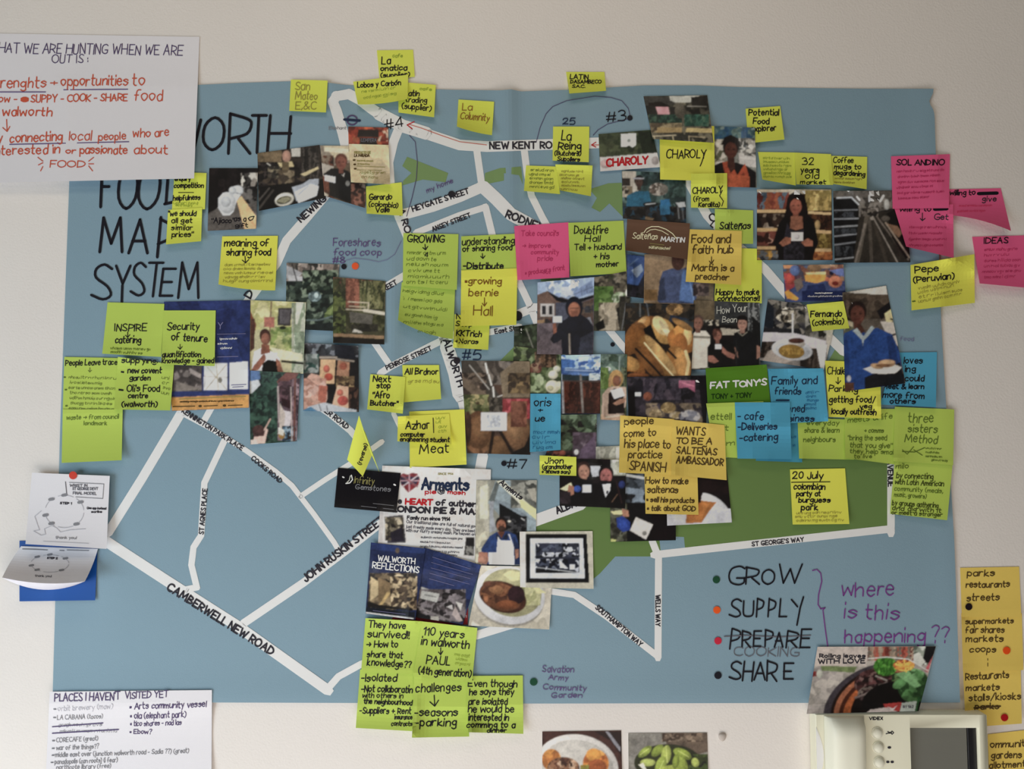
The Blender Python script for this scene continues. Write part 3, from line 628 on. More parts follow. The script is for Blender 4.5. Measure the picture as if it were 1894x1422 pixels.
photo('small orange and black restaurant card propped on the cream menu card', [644, 234, 718, 236, 719, 284, 645, 280],
 '''f a84a24; n 644 232 720 286 9 8 8a2f1a b4552c c46a3a 6a2416 a03c20; n 700 236 720 262 5 5 7a2a1a d0b8a0 a04428; p 241c1c 663 240 700 240 701 256 696 260 700 272 664 272 666 258 661 252; l 2 8a3a28 665 254 700 255; l 1.4 d8743c 646 275 718 279''',
 [('LEMPERA', 668, 262, 696, 6, 'lg', 0, 1.2)], bend=(.5, .5), name='business_card', cat='card', group='printed cards and flyers')
photo('cream printed menu card with small black lines and creases, under the orange card', [645, 266, 719, 268, 722, 341, 649, 337],
 '''f d6c49e; n 645 266 722 341 30 30 d8c6a0 cdbb94 dccba8; l 1 a08c6c 665 320 676 336; l 1.4 8a785c 672 325 680 340; l 1 b09c7c 690 318 720 322''',
 [('PRODUCTO DE', 655, 284, 685, 4, 'gd', 0, 1), ('LA PARADA', 655, 290, 683, 5, 'ob', 0, 1.2), ('=', 'ob', 3, 654, 296, 656, 296), ('=', 'ob', 3, 655, 304, 657, 304), ('=', 'ob', 3, 656, 312, 658, 312), ('~~', 660, 298, 690, 304, 2, 3, 'gd'), ('=', 'gd', 1, 660, 307, 712, 309), ('=', 'gd', 1, 660, 314, 706, 315), ('~~', 664, 320, 712, 329, 2, 6, 'gd'), ('*', 643, 288, 647, 6, 'k')],
 bend=(3, 5), name='menu_card', cat='card', group='printed cards and flyers')
# --- garden photographs
photo('photograph of glossy dark leaves and plant pots by a fence', [530, 486, 628, 489, 617, 612, 528, 608],
 '''f 4a5250; n 528 486 630 520 6 18 8a7c74 5c5450 a89c94 6e665f 3a3836; p b0b0b4 530 490 560 505 545 520 530 515; p c8c8cc 532 508 560 512 566 520 536 530; l 2 2a2628 540 488 552 530; n 528 520 626 612 8 8 2c3a34 3c4a42 1c2624 5a6a5c 24302c 7a8878 334038; n 560 500 626 545 7 6 22302a 3a4a3c 6a7a68 8a9884 1c2622
 ne 582 548 12 10 5 5 6a7c80 9ab0b4 4a5c60; e 585 546 4 5 c8dce0; p 5e7040 598 590 606 570 626 555 628 580; p 8a9a60 600 580 616 566 622 560 612 582; n 528 580 560 612 6 6 5a5a58 8a8a88 a8a8a4 3a3a3a; l 3 6c7c7c 566 592 590 592 614 585; p 222c2c 566 600 616 596 616 614 530 612''', bend=(2, 2))
photo('photograph of a garden bench with white table among reeds, upper right of the garden prints', [616, 512, 713, 520, 711, 637, 616, 634],
 '''f 4c4a34; n 616 512 714 570 4 26 8a6a50 6c4a3c 585c3c 3c402a 7a7050 4a5034; n 640 512 665 570 5 30 9a6450 7a4c3c b07c60; n 666 520 712 572 3 14 5c603c 7a7850 3c4028 8a8860; n 616 540 640 630 7 7 3a4228 5c6838 2c3220 6a7440; n 640 572 712 612 8 10 4c4c30 34361f 5e5e40 2a2c1c
 l 2 d8ccb4 644 558 682 560; l 2 c8bca4 646 566 676 568; l 2.5 c8bca8 640 572 680 574 682 562; l 6 d8d0c0 674 574 711 580; p 6c6860 646 576 690 582 688 600 648 596; n 650 600 700 614 7 5 2a2820 403c30; p c8c4bc 655 608 668 612 672 616 652 614; p 9c8062 617 616 711 621 711 627 617 622; p 1c1410 617 622 711 628 711 638 617 634''')
photo('photograph of a market hand held up behind pink round cards on hooks', [562, 634, 663, 640, 664, 762, 561, 760],
 '''f 3c3836; n 562 634 664 680 10 9 4a4a50 2a282c 7a7c84 3a3a3e 8a9098; p 1e1e28 617 634 650 636 660 668 620 664; e 568 668 9 12 2c5a54; n 562 655 590 690 8 9 3a5a54 6a7470 a0a6a4; p 1e1a1c 590 660 664 664 664 760 610 758 590 700
 l 4 a89c90 592 661 622 661; l 3.5 9c9084 622 664 654 668; p d8b48c 593 664 621 665 618 710 590 708; e 604 682 6 7 c8705c; e 608 697 8 7 b8503c; p b08468 625 666 647 670 645 698 622 694; e 635 677 7 7 a86048; n 622 696 656 716 9 6 7a6448 a08860 5a4434
 p e0b89c 624 712 650 716 645 756 614 750; e 629 726 6 6 c87460; e 634 741 10 9 c45a50; p d0a898 562 705 575 690 590 694 604 712 606 735 600 755 580 748 562 758; n 562 700 604 752 12 10 c8a090 b48878 d8b4a8; p b8705c 590 712 606 714 602 748 588 740; l 1.5 9c7468 568 700 590 716
 n 645 716 664 760 8 12 4a3028 2a1c1a 6a4a3c; p c8ccd4 570 752 600 744 640 754 660 758 660 763 562 762; l 1.5 5a5c68 590 748 594 760; l 1.5 5a5c68 604 750 606 760; p 5a90b4 561 758 575 752 590 762 561 764''', bend=(2, 3))
photo('photograph of a woman with cropped hair in a white top before a garden window', [463, 555, 566, 559, 561, 691, 461, 686],
 '''f c8c09a; n 463 556 566 620 16 14 c8c488 b8b478 d0caa0 c0ba8c; n 500 605 545 650 9 8 8a9a58 a0a868 7a8c4c b8b880; n 540 560 566 690 8 30 a8b098 8a9880 c4c8b8 98a48c; p d8d8cc 548 558 562 559 550 600 546 600; p 8a4c38 463 575 474 600 472 612 463 620; p 5c3a30 463 590 472 590 470 645 463 650
 l 2.4 8a6a58 502 558 499 612; l 1.5 a09c84 545 560 541 660; p 4c4648 515 569 540 570 537 603 513 601; p 6e686c 518 572 537 573 534 599 517 598; p b87868 489 586 508 587 507 606 488 604; e 523 606 6 3 2a2a20; p e0d8bc 500 642 560 655 560 668 510 664; l 4 1c1614 522 668 560 672
 p e4e0e4 470 650 485 642 503 650 517 662 520 690 464 690; e 491 623 10 14 8a5c4c; e 490 620 10 12 4a2c24; e 491 627 8 11 9a6854; p 905c48 484 636 498 638 500 652 482 656; p a46c58 463 688 470 676 488 654 494 662 478 684; p 16120f 484 688 486 672 496 665 512 668 515 690
 p dce0e8 492 654 513 652 510 667 491 665; p a06a54 510 662 518 668 524 688 514 690''')
photo('photograph of a tall dark ivy column with people reaching, lowest of the garden prints', [461, 685, 555, 690, 549, 816, 463, 822],
 '''f 2e4038; n 461 685 556 822 7 7 24362e 345044 1c2a26 446454 2c443a 3c5a4c; p 5a7aa8 461 684 480 686 482 700 462 715; p c8ccd0 462 705 478 702 482 712 466 728 462 728; n 514 700 556 815 6 22 8a7078 5c4850 a89098 44343c 6a5660; p 7a4c44 512 706 530 688 556 684 548 698 530 706 520 720
 n 515 705 540 742 9 9 5a4048 6e5058 4a3238; p 3a1c22 520 735 540 742 536 756 522 750; l 3 b8a8a8 514 715 516 780; p d0c8cc 522 758 540 762 536 790 524 790; p c0b4ac 518 745 528 765 524 800 516 800; n 522 788 548 816 5 7 4a6a80 2c3c4c 8aa0b0 3a3030; e 521 804 6 8 a88444; p d8d4cc 515 790 526 795 524 806 514 802; l 4 7a5048 546 700 544 815; l 2 c4b4b0 538 716 540 815
 e 479 799 11 13 6e4c48; e 478 796 11 10 5a3c38; l 3 c8a89c 489 795 500 775; p d8bcb0 466 822 470 808 488 806 492 792 496 794 490 820; p e0ccc4 464 814 474 812 478 822 464 823''')
photo('navy leaflet with white lines, black and white street print, round stamp and an orange foot', [303, 558, 463, 555, 461, 754, 318, 760],
 '''f 26356e; n 303 555 465 680 60 60 28386f 243168; p 5a5450 317 676 374 676 374 723 317 724; n 322 676 374 722 12 10 6e6460 4a4240 8a807c 5a504e; p a89c98 350 680 372 692 372 700 352 690; p 8a8078 326 705 374 720 350 722 326 724
 p e4e4ea 378 672 421 671 421 722 376 722; l 1.5 b0a488 381 676 419 720; l 1.5 b0a488 419 674 381 720; l 1.5 b8ac90 400 672 404 722; l 1 b0a488 378 696 420 698; e 407 703 4 5 8a8478; l 1 9c9484 380 690 378 716; p eaeaf0 425 671 459 668 458 720 424 720; r 303 727 462 732 2c3a74
 p d09c50 316 735 460 729 461 754 316 760''',
 [('=', 'gd', 1.2, 332, 738, 454, 733), ('~~', 332, 744, 434, 744, 1, 3, 'ob'), ('=', 'ob', 1.6, 320, 752, 360, 751), ('=', 'ob', 4, 369, 751, 371, 751), ('=', 'ob', 1.4, 377, 751, 402, 750), ('=', 'ob', 4, 414, 750, 416, 750), ('=', 'ob', 1.4, 422, 750, 448, 749), ('~~', 402, 628, 438, 628, 1, 4, 'w'), ('~~', 402, 637, 420, 637, 1, 4, 'w'), ('~~', 402, 645, 434, 645, 1, 4, 'w'), ('=', 'u2', 1, 402, 618, 454, 617), ('=', 'u2', 1.4, 402, 660, 440, 659), ('Y', 403, 608, 411, 12, 'u2'), ('=', 'u2', 1.2, 428, 712, 455, 711), ('=', 'u2', 1.2, 430, 716, 450, 715)],
 bend=(1, 1), name='flyer', cat='flyer', group='printed cards and flyers', cell=1.6)
note('lime sticky note under the SUPPLYING note, pencilled, upper part of the left column', 'LG', [119, 660, 222, 662, 226, 760, 116, 758],
     [('People Leave trace', 121, 676, 216, 10, 'k', -2, 1.6), ('=', 'n', 1.2, 166, 680, 166, 688, 163, 685), ('=', 'n', 1.2, 166, 688, 169, 685), ('*', 118, 700, 121, 6, 'q'), ('*', 120, 723, 123, 6, 'q'), ('*', 121, 753, 124, 6, 'q'), ('~~', 126, 700, 214, 757, 7, 6, 'n')], (.5, .5))
note('lime sticky note, lowest of the left column, mostly blank under two faint lines', 'LG', [116, 757, 227, 757, 225, 851, 114, 856],
     [('waste > from council', 123, 776, 219, 8, 'q', -2, 1.2), ('landmark', 155, 786, 197, 7, 'q', 0, 1.2)], (5, 5))
note('lime sticky note reading INSPIRE caterers, left of the navy leaflet', 'LG', [199, 559, 304, 562, 298, 660, 189, 654],
     [('INSPIRE', 212, 612, 271, 13, 'k', 0, 1.8), ('=', 'k', 1.5, 236, 614, 236, 624, 232, 620), ('=', 'k', 1.5, 236, 624, 240, 619), ('catering', 213, 634, 260, 12, 'k', 0, 1.9), ('~~', 200, 646, 277, 653, 2, 6, 'q')], (3, 2))
note('lime sticky note listing supplying, new covent garden and a food centre', 'LG', [218, 660, 322, 674, 315, 759, 211, 757],
     [('supplying!', 225, 671, 291, 10, 'k', 0, 1.8), ('*', 224, 690, 229, 7, 'k'), ('new covent', 236, 690, 298, 10, 'k', 0, 1.9), ('garden', 240, 703, 278, 9, 'k', 0, 1.8), ('*', 219, 723, 227, 7, 'k'), ("Oli's Food", 235, 724, 295, 12, 'k', 0, 1.8), ('centre', 237, 736, 273, 9, 'k', 0, 1.8), ('(walworth)', 225, 752, 290, 10, 'k', 0, 1.9), ('~~', 296, 700, 314, 728, 4, 7, 'n')], (4, 4))
note('lime sticky note reading Security of tenure, on the navy leaflet', 'LG', [303, 574, 399, 574, 397, 677, 298, 674],
     [('Security', 309, 610, 368, 13, 'k', 0, 1.9), ('of tenure', 317, 629, 383, 13, 'k', 3, 2), ('=', 'k', 1.3, 333, 637, 333, 646, 329, 642), ('=', 'k', 1.3, 333, 646, 337, 641), ('quantification', 300, 660, 371, 10, 'k', 0, 1.8), ('knowledge - gained', 299, 671, 395, 9, 'k', 0, 1.7)], (2, 3))
# --- top-left big sheet
_, S_ = note('large white paper sheet with red and grey marker writing, covering the map corner', 'W', [-110, 60, 369, 68, 359, 330, -112, 340],
     [('WHAT WE ARE HUNTING WHEN WE ARE', -20, 97, 337, 18, 'v', 5, 1.7), ('OUT IS :', 96, 116, 162, 15, 'v', 0, 1.6), ('strenghts', -22, 163, 84, 19, 'r', -2, 2.2), ('+', 93, 158, 106, 12, 'r', 0, 2), ('opportunities', 113, 159, 236, 18, 'r', -2, 2.2), ('to', 245, 157, 267, 20, 'r', 0, 2.2), ('=', 'p2', 1.8, -20, 170, 84, 170), ('=', 'p2', 1.8, 118, 166, 236, 165),
      ('Grow -', -24, 189, 31, 13, 'r', 0, 2), ('=', 'r', 10, 43, 184, 48, 184), ('SUPPY - COOK - SHARE', 57, 189, 235, 13, 'r', -3, 2.1), ('food', 248, 186, 300, 20, 'r', 0, 2.1), ('walworth', 4, 214, 95, 16, 'r', 0, 2.3), ('in', -16, 214, -4, 14, 'r'),
      ('=', 'r', 1.8, 12, 221, 13, 243, 5, 236), ('=', 'r', 1.8, 13, 243, 18, 234), ('by', -14, 262, 3, 18, 'r', 0, 2), ('connecting', 18, 263, 114, 17, 'r', -3, 2.3), ('local', 128, 259, 168, 17, 'r', 0, 1.9), ('people', 182, 260, 232, 14, 'r', -2, 2), ('who are', 246, 254, 312, 15, 'r', -3, 2), ('=', 'p2', 1.8, 18, 267, 110, 265, 238, 262),
      ('interested in', -14, 287, 110, 16, 'r', -4, 2.2), ('or', 122, 284, 139, 10, 'r', 0, 2), ('passionate', 148, 284, 234, 15, 'r', 0, 2.2), ('about', 248, 284, 309, 16, 'r', 0, 2.1), ('FOOD', 92, 309, 156, 12, 'r', 0, 1.9),
      ('=', 'r', 1.7, 70, 291, 79, 298), ('=', 'r', 1.7, 71, 305, 79, 301), ('=', 'r', 1.7, 75, 316, 79, 308), ('=', 'r', 1.7, 173, 291, 164, 298), ('=', 'r', 1.7, 173, 303, 164, 303), ('=', 'r', 1.7, 164, 307, 171, 316)],
     bend=(7, 6), name='paper_sheet', cat='paper', group=None, spec=.1)
# --- centre upper
note('lime faintly pencilled sticky note below the GROWING one, curling off the map', 'LG', [743, 522, 842, 530, 838, 627, 736, 592],
     [('~~', 744, 540, 826, 612, 6, 7, 'q')], (13, 9), bow=6)
note('lime sticky note headed GROWING in black capitals', 'LG', [746, 431, 848, 433, 845, 536, 745, 528],
     [('GROWING', 754, 448, 822, 13, 'k', 0, 2), ('=', 'k', 1.8, 786, 452, 787, 462, 782, 458), ('=', 'k', 1.8, 787, 462, 791, 456), ('~~', 750, 470, 830, 524, 6, 8, 'q'), ('4', 785, 475, 791, 9, 'k')], (1, 3))
note('small yellow-green sticky note with KK written on it, below the yellow growing note', 'LY', [841, 581, 906, 590, 903, 647, 838, 643],
     [('Next', 844, 590, 875, 9, 'k', 0, 1.8), ('Stop', 843, 603, 873, 9, 'k', 0, 1.7), ('KKTrich', 844, 620, 890, 10, 'k', 3, 2), ('+Naras', 842, 634, 884, 8, 'k', 2, 1.7)], (3, 3))
note('lime sticky note reading understanding of sharing food, distribute', 'LG', [853, 437, 957, 432, 956, 506, 853, 508],
     [('understanding', 855, 453, 951, 12, 'k', -3, 1.8), ('of sharing food', 856, 465, 947, 10, 'k', -3, 1.8), ('=', 'k', 1.6, 892, 469, 893, 478, 889, 474), ('=', 'k', 1.6, 893, 478, 897, 473), ('-Distribute', 857, 497, 930, 11, 'k', 0, 2.2)], (.3, .3))
note('yellow sticky note with growing written in brown pen', 'Y', [853, 500, 957, 496, 955, 601, 852, 603],
     [('*growing', 860, 525, 927, 12, 'b2', 0, 1.9), ('bernie', 867, 547, 921, 13, 'b2', 0, 1.8), ('=', 'b2', 1.6, 896, 551, 896, 566, 892, 561), ('=', 'b2', 1.6, 896, 566, 900, 560), ('Hall', 876, 583, 910, 17, 'b2', 0, 1.8)], (4, 4))
note('pink sticky note with dark pink pen writing, between two lime notes in the centre', 'P', [951, 418, 1052, 411, 1053, 513, 957, 518],
     [("Take council's", 964, 436, 1033, 10, 'm', 0, 1.2), ('> improve', 966, 458, 1018, 8, 'm', 0, 1.2), ('community', 982, 470, 1033, 8, 'm', 0, 1.2), ('pride', 994, 482, 1022, 9, 'm', 0, 1.2), ('* producers front', 972, 509, 1044, 9, 'm', -10, 1.2), ('out', 1004, 506, 1018, 6, 'm', 0, 1.1)], (3, 3))
note('lime sticky note mentioning husband and mother, right of the central pink note', 'LG', [1051, 412, 1153, 408, 1159, 505, 1055, 511],
     [('Doubtfire', 1062, 432, 1124, 14, 'k', 0, 1.8), ('Hall', 1081, 447, 1109, 11, 'k', 0, 1.7), ('Tell + husband', 1062, 463, 1149, 11, 'k', -2, 1.7), ('+ his', 1098, 479, 1127, 11, 'k', 0, 1.7), ('mother', 1103, 494, 1144, 9, 'k', -2, 1.8)], (3, 3))
# --- upper right photographs
photo('photograph of a green and white stall sign with red lettering and taped paper', [1107, 248, 1205, 240, 1222, 309, 1110, 317],
 '''f 4c5638; n 1107 240 1222 290 12 12 48523a 3e4a30 535c40 2e3a26; p 1e2a1c 1180 244 1222 240 1222 290 1190 290; p d8d4d4 1109 291 1222 282 1222 320 1110 320; e 1120 303 10 8 c8b0b0; e 1212 297 7 8 a8a0a0; p e6e8ea 1148 248 1176 246 1177 268 1170 273 1164 269 1158 272 1149 271; e 1163 260 3 3 9aa09c''',
 [('CHAROLY', 1122, 307, 1198, 13, 'R', -5, 3.2)], bend=(1, 1))
photo('photograph of shop shelves in blue and teal with people in blue aprons', [1150, 315, 1268, 322, 1269, 412, 1152, 404],
 '''f 3a5058; n 1150 315 1270 410 10 10 38504e 2a3c3c 4c6664 5a7472 344648; p c0b8ac 1150 316 1176 317 1178 352 1154 360; p 3a302c 1151 329 1166 330 1166 344 1152 344; p cfcabf 1172 340 1182 340 1180 358 1170 362; n 1150 345 1170 365 6 6 8a7c68 3a3430 b0a898; h 1182 336 9 5a443c 1c1a1e; l 3 a8a8b0 1172 330 1190 330; p 1e6a88 1160 362 1176 354 1200 354 1206 380 1190 392 1158 390
 ne 1218 350 18 12 5 5 8a8078 b8b0a8 5a5048 6a5c54; e 1228 350 8 8 8a847c; p 2078a8 1222 370 1238 368 1244 398 1220 400; n 1236 330 1270 365 7 9 3c5450 54706c 2c403e; e 1203 378 14 5 1c2024; l 1.5 d8dce0 1194 378 1212 376; n 1152 382 1270 414 8 9 1c1a1c 2c2c30 24485c 3a3634 141416; p 2a78a0 1220 380 1238 378 1240 396 1222 398; p c8ccd0 1250 375 1266 373 1269 382 1256 384; l 2 8a8c90 1254 384 1256 404; l 2 6c7074 1262 384 1264 406; p 8a7458 1194 400 1210 404 1206 410 1194 406''')
photo('photograph of a smiling woman in a dark cap and orange apron', [1320, 233, 1396, 236, 1400, 347, 1322, 345],
 '''f 8a8c86; n 1320 233 1400 262 9 8 4a6a70 2c5a7c 6a8480 8a9c98 3a6074; n 1320 258 1345 300 7 9 8a8478 a8a294 6a6a54 c0bab0; n 1366 256 1400 300 7 9 b8b4ac d0ccc6 8a8680 5a5a58; p c8c4c0 1366 286 1400 290 1400 310 1368 306; l 3 d8d4d0 1370 292 1400 294; p d8d4ce 1322 300 1340 298 1336 308 1322 312
 p 1c1618 1322 345 1322 306 1334 300 1346 302 1360 300 1380 306 1398 318 1399 348; p b4522c 1336 300 1350 298 1364 324 1378 302 1384 320 1387 347 1346 347; p 8a3c24 1350 318 1364 328 1376 318 1386 347 1346 347; p b85c34 1346 320 1386 326 1387 347 1346 347; h 1352 276 15 5c3428 1c1214; p 181012 1334 268 1340 254 1352 249 1366 256 1370 272 1362 266 1350 262 1340 268; p 4a2a22 1346 292 1358 292 1360 312 1352 320 1346 308''')
note('large yellow sticky note with a single word in capitals, under the market tables photograph', 'Y', [1220, 232, 1321, 233, 1322, 335, 1221, 332],
     [('CHAROLY', 1232, 293, 1306, 15, 'k', -1, 1.9), ('=', 'k', 1.8, 1304, 281, 1298, 300, 1295, 307)], (2, 4), group=NOTE_G)
photo('photograph of market stalls and plants, nearest the top right edge of the map', [1190, 178, 1308, 176, 1320, 264, 1207, 257],
 '''f 5a584c; n 1190 176 1320 264 12 9 5c584c 44443a 6e6a5c 3a3a34 807a68; p 4a4844 1190 178 1240 180 1250 190 1210 205 1192 210; p 241c18 1200 190 1222 188 1240 196 1232 200 1200 200; p c8c8c0 1238 178 1296 176 1276 190 1250 190 1240 186; p 2c2824 1278 180 1308 176 1310 198 1280 196; l 3 a8a49c 1272 197 1306 198; n 1270 198 1308 212 7 7 3a3830 5a564a 22201c
 p e0a8b0 1213 198 1236 198 1239 212 1217 211; p 2a2826 1192 195 1212 196 1214 212 1196 214; p 2c2a28 1238 198 1250 198 1254 214 1242 214; n 1200 212 1262 228 5 5 24443c 345a4c 1e3a34 4a6a58; n 1266 212 1312 234 5 9 2c5c50 3c6c5c 245044 5a7c68; n 1204 228 1262 246 12 9 8a7c60 6a5c48 a09070; p b8a070 1216 236 1262 236 1262 244 1214 246; p d4c088 1270 236 1318 238 1318 246 1268 244
 l 2 d8ccb0 1208 252 1250 250; l 2 c8bc9c 1210 252 1212 262; l 2 c8bc9c 1244 250 1246 262; l 1.5 c8b898 1274 252 1304 254; l 1.5 c8b898 1274 252 1275 262; e 1258 205 10 14 6a6458''', bend=(3, 5))
note('small yellow-green sticky note with bracketed words, just below the big plain yellow note', 'LY', [1278, 321, 1345, 320, 1345, 385, 1278, 384],
     [('CHAROLY', 1281, 358, 1336, 11, 'k', -2, 1.8), ('(from', 1283, 372, 1311, 9, 'k', 0, 1.6), ('Keralita)', 1292, 382, 1331, 8, 'k', 0, 1.7), ('=', 'k', 1.5, 1336, 352, 1331, 362, 1338, 372, 1335, 381)], (1.5, 2))
note('yellow-green sticky note behind the orange Food and faith one, its end reading connections', 'LY', [1326, 458, 1409, 460, 1409, 561, 1321, 557],
     [('Happy to make', 1324, 545, 1403, 10, 'k', 0, 1.9), ('connections!!', 1327, 556, 1404, 9, 'k', 0, 1.9)], (2, 3))
note('lime sticky note with one short word, on the Old Kent Road strip', 'LG', [1322, 386, 1393, 389, 1393, 451, 1323, 450],
     [('Salte\u00f1as', 1331, 423, 1388, 12, 'k', 0, 1.9)], (2, 3))
# --- centre photographs
photo('photograph of dense dark green foliage at the left edge of the flower print', [951, 604, 997, 598, 997, 664, 950, 664],
 '''f 2c3428; n 950 596 998 666 7 7 24301f 38442f 1a2218 4a5a40 303c2a; l 1.5 a8a89c 973 608 990 655''')
photo('photograph of pale green leaves and white flowers in wooden crates', [950, 640, 1038, 650, 1037, 728, 948, 726],
 '''f 4a5238; n 948 640 1040 728 9 9 5a6a44 3a4a2c 7a8c5c 8c9c74 2c3822 6a7a50; n 990 650 1030 680 4 16 6a5440 4c3c30 8a6c54; ne 990 682 12 11 6 6 6a4038 8a5c50 5a3430 9a8068; n 950 690 1010 728 8 8 8a9c70 6a7c50 a4b48c 4c5c38; e 1030 682 7 6 e0e0cc; e 1023 693 9 8 e8e4d0; e 1022 715 13 12 ece6cc; e 1034 712 7 7 dcd8c0; e 1018 718 6 5 c8c4a0; e 955 682 6 5 c8ccb0; e 998 700 5 8 b0bc98; e 1002 704 4 8 c0cca8''')
photo('photograph of a supermarket aisle over large potatoes and a small white card', [853, 667, 980, 668, 981, 841, 864, 838],
 '''f 5a4438; n 853 667 952 712 14 16 6a6058 544a44 7c726a 4a423c; p 4a443e 853 667 880 667 930 740 905 735 853 705; n 853 690 900 740 10 6 4a3c34 6a5c50 8a7868 3a302a; p 7a6a5a 853 694 900 728 880 735 853 712; l 3 f0eeea 898 672 902 690; l 3 e8e6e2 904 693 909 712; l 3 dcdad6 912 716 914 740; l 2 c8c4c0 920 734 955 722; l 1.6 c8c4be 868 675 905 720
 p 8a7a64 925 690 952 668 981 668 981 735 930 735; n 940 690 981 728 9 9 6a5840 8a7450 4a3c30; n 853 730 905 768 8 7 6a7044 4c5430 8a8c60 a89c70 5a4a34; n 850 738 870 762 6 5 5c6c38 7c8850; n 928 738 981 775 11 11 a84048 b85860 8c3038 6a5048 983c40; e 960 758 20 14 b45058; n 905 735 930 762 7 7 4a443c 6a6258 3a342e
 ne 885 800 28 40 22 22 7a5638 8a6444 6c4a30; e 887 798 26 32 7c5838 10; e 890 790 16 20 906a46; e 955 798 26 38 8a6646 -25; e 950 790 16 24 9c7854 -25; e 922 828 22 22 7a5a3a; e 866 790 6 30 4c3424; l 6 2c1c14 912 800 906 838; l 6 2c1c14 924 795 948 838; p 1c1210 948 836 970 826 981 800 981 842 948 842; n 945 742 975 790 10 16 7a4c3c 6a4030 8c5c48
 p dde0e6 890 762 938 763 937 797 889 796; n 902 768 926 790 4 4 c8ccd4 b4b8c2 dde0e6''', cell=1.5)
photo('photograph of a woman in a navy headscarf holding up a card outside a brick building', [994, 522, 1101, 512, 1097, 656, 993, 655],
 '''f 6a6068; p a8bcd8 994 522 1101 512 1098 545 1060 556 1016 542 994 545; n 1010 518 1070 550 11 9 c8d4e4 8ca4c8 e0e6f0 9cb0d0; p 8498bc 1060 540 1095 518 1098 540 1064 552; l 1 5a6480 1060 545 1098 530; l 1 5a6480 1075 534 1076 545; l 1 5a6480 1085 528 1086 542; p 7a6258 994 545 1013 538 1034 550 1050 556 1050 590 994 590; p 141820 1012 538 1034 550 1056 556 1098 546 1098 550 1056 566 1030 556
 p 585c70 1028 560 1060 560 1060 600 1028 600; p c8c4c4 999 562 1026 562 1026 585 1000 586; p 2c2c34 1003 566 1010 566 1010 582 1003 582; p 2c2c34 1016 566 1022 566 1022 582 1016 582; p 5c4840 1060 565 1098 552 1098 600 1076 600; n 1076 560 1098 580 6 7 3a3c44 6a5a50; p b0906c 994 592 1016 590 1016 596 994 598; n 1008 590 1022 602 5 5 6a3c34 3a3438; n 993 598 1098 656 20 20 6c6068 5e545c 746870; p 8a8c98 1076 590 1092 586 1096 600 1080 600
 p 14182a 1020 630 1034 598 1050 588 1060 580 1072 580 1088 590 1098 604 1097 630 1092 656 1040 656 1038 628 1030 634; e 1062 569 16 21 14182a; e 1062 573 11 14 a87058; p 8a5844 1056 576 1068 576 1066 586 1058 586; l 1 3a2a28 1054 570 1070 570; p 14182a 1050 586 1076 584 1080 600 1050 604; l 3 a89c90 1053 618 1054 656; p 14182a 1018 628 1026 612 1034 604 1036 630 1024 636; p 9c6450 1022 600 1028 596 1030 614 1024 618; p dce4f0 1023 585 1040 585 1039 597 1023 596; p 3a3e50 1074 625 1098 612 1096 656 1070 656''')
photo('photograph of people bending in a garden with pale trousers, right of the navy headscarf print', [1099, 513, 1166, 500, 1165, 612, 1098, 612],
 '''f 4a4a3c; n 1099 500 1166 545 7 6 5c5448 3a3630 7a7260 4a4c38 8a8070; n 1099 530 1135 575 12 10 5c7c3c 6a8848 4c6a34 7a9458; ne 1146 552 14 12 6 6 8aa078 b4c4a4 5a6c4c c8d0bc; e 1162 542 6 8 d8d4cc; n 1108 560 1150 612 9 18 b8ac98 8a8070 cfc4b0 6a6254; p 141416 1140 570 1166 560 1166 612 1146 612; p 1c1c1c 1100 600 1116 590 1120 606 1106 612; n 1146 548 1166 612 6 12 24221e 3a362e 4c483c; p c4b8a4 1122 575 1138 572 1140 612 1130 612; l 1.5 8a8c90 1158 560 1150 610''')
photo('photograph of a blue tarpaulin over a dark stall, under the brown card', [1159, 470, 1194, 474, 1192, 552, 1160, 548],
 '''f 24283c; p 3c5c94 1160 470 1194 474 1192 505 1180 528 1160 524; p 98acc8 1168 500 1186 488 1190 500 1178 514; l 2 6a88b4 1165 490 1180 478; p 1c1c26 1160 526 1194 530 1192 552 1160 552; n 1160 530 1192 552 6 8 1c1c22 34303c 282630''')
photo('photograph of a man in blue polo shirt by beige wall, under orange note', [1192, 470, 1322, 474, 1318, 604, 1190, 600],
 '''f 9a8468; n 1192 470 1250 560 40 40 a0886c 9c8468; p 8a6c44 1192 536 1216 536 1216 556 1192 556; p 6c604c 1284 528 1322 520 1322 604 1284 604; n 1284 540 1322 604 20 20 6c604c 665a46 746650; p 4c5a80 1216 556 1220 520 1226 502 1244 496 1254 500 1270 494 1284 498 1294 520 1286 562 1220 560; p 5c80b8 1262 500 1280 498 1286 562 1256 556; l 2 8aa8d4 1276 520 1284 560; p 3a4460 1216 556 1220 520 1228 512 1232 556
 e 1254 482 12 18 5c3c34; p 34242c 1280 528 1302 524 1294 545 1284 548; n 1282 524 1312 548 8 8 6a5a58 34282c 8a7c7c; p 5a6a8c 1244 498 1254 508 1266 496 1262 506 1254 512; n 1296 560 1320 600 14 14 7a6a50 6c5e48''')
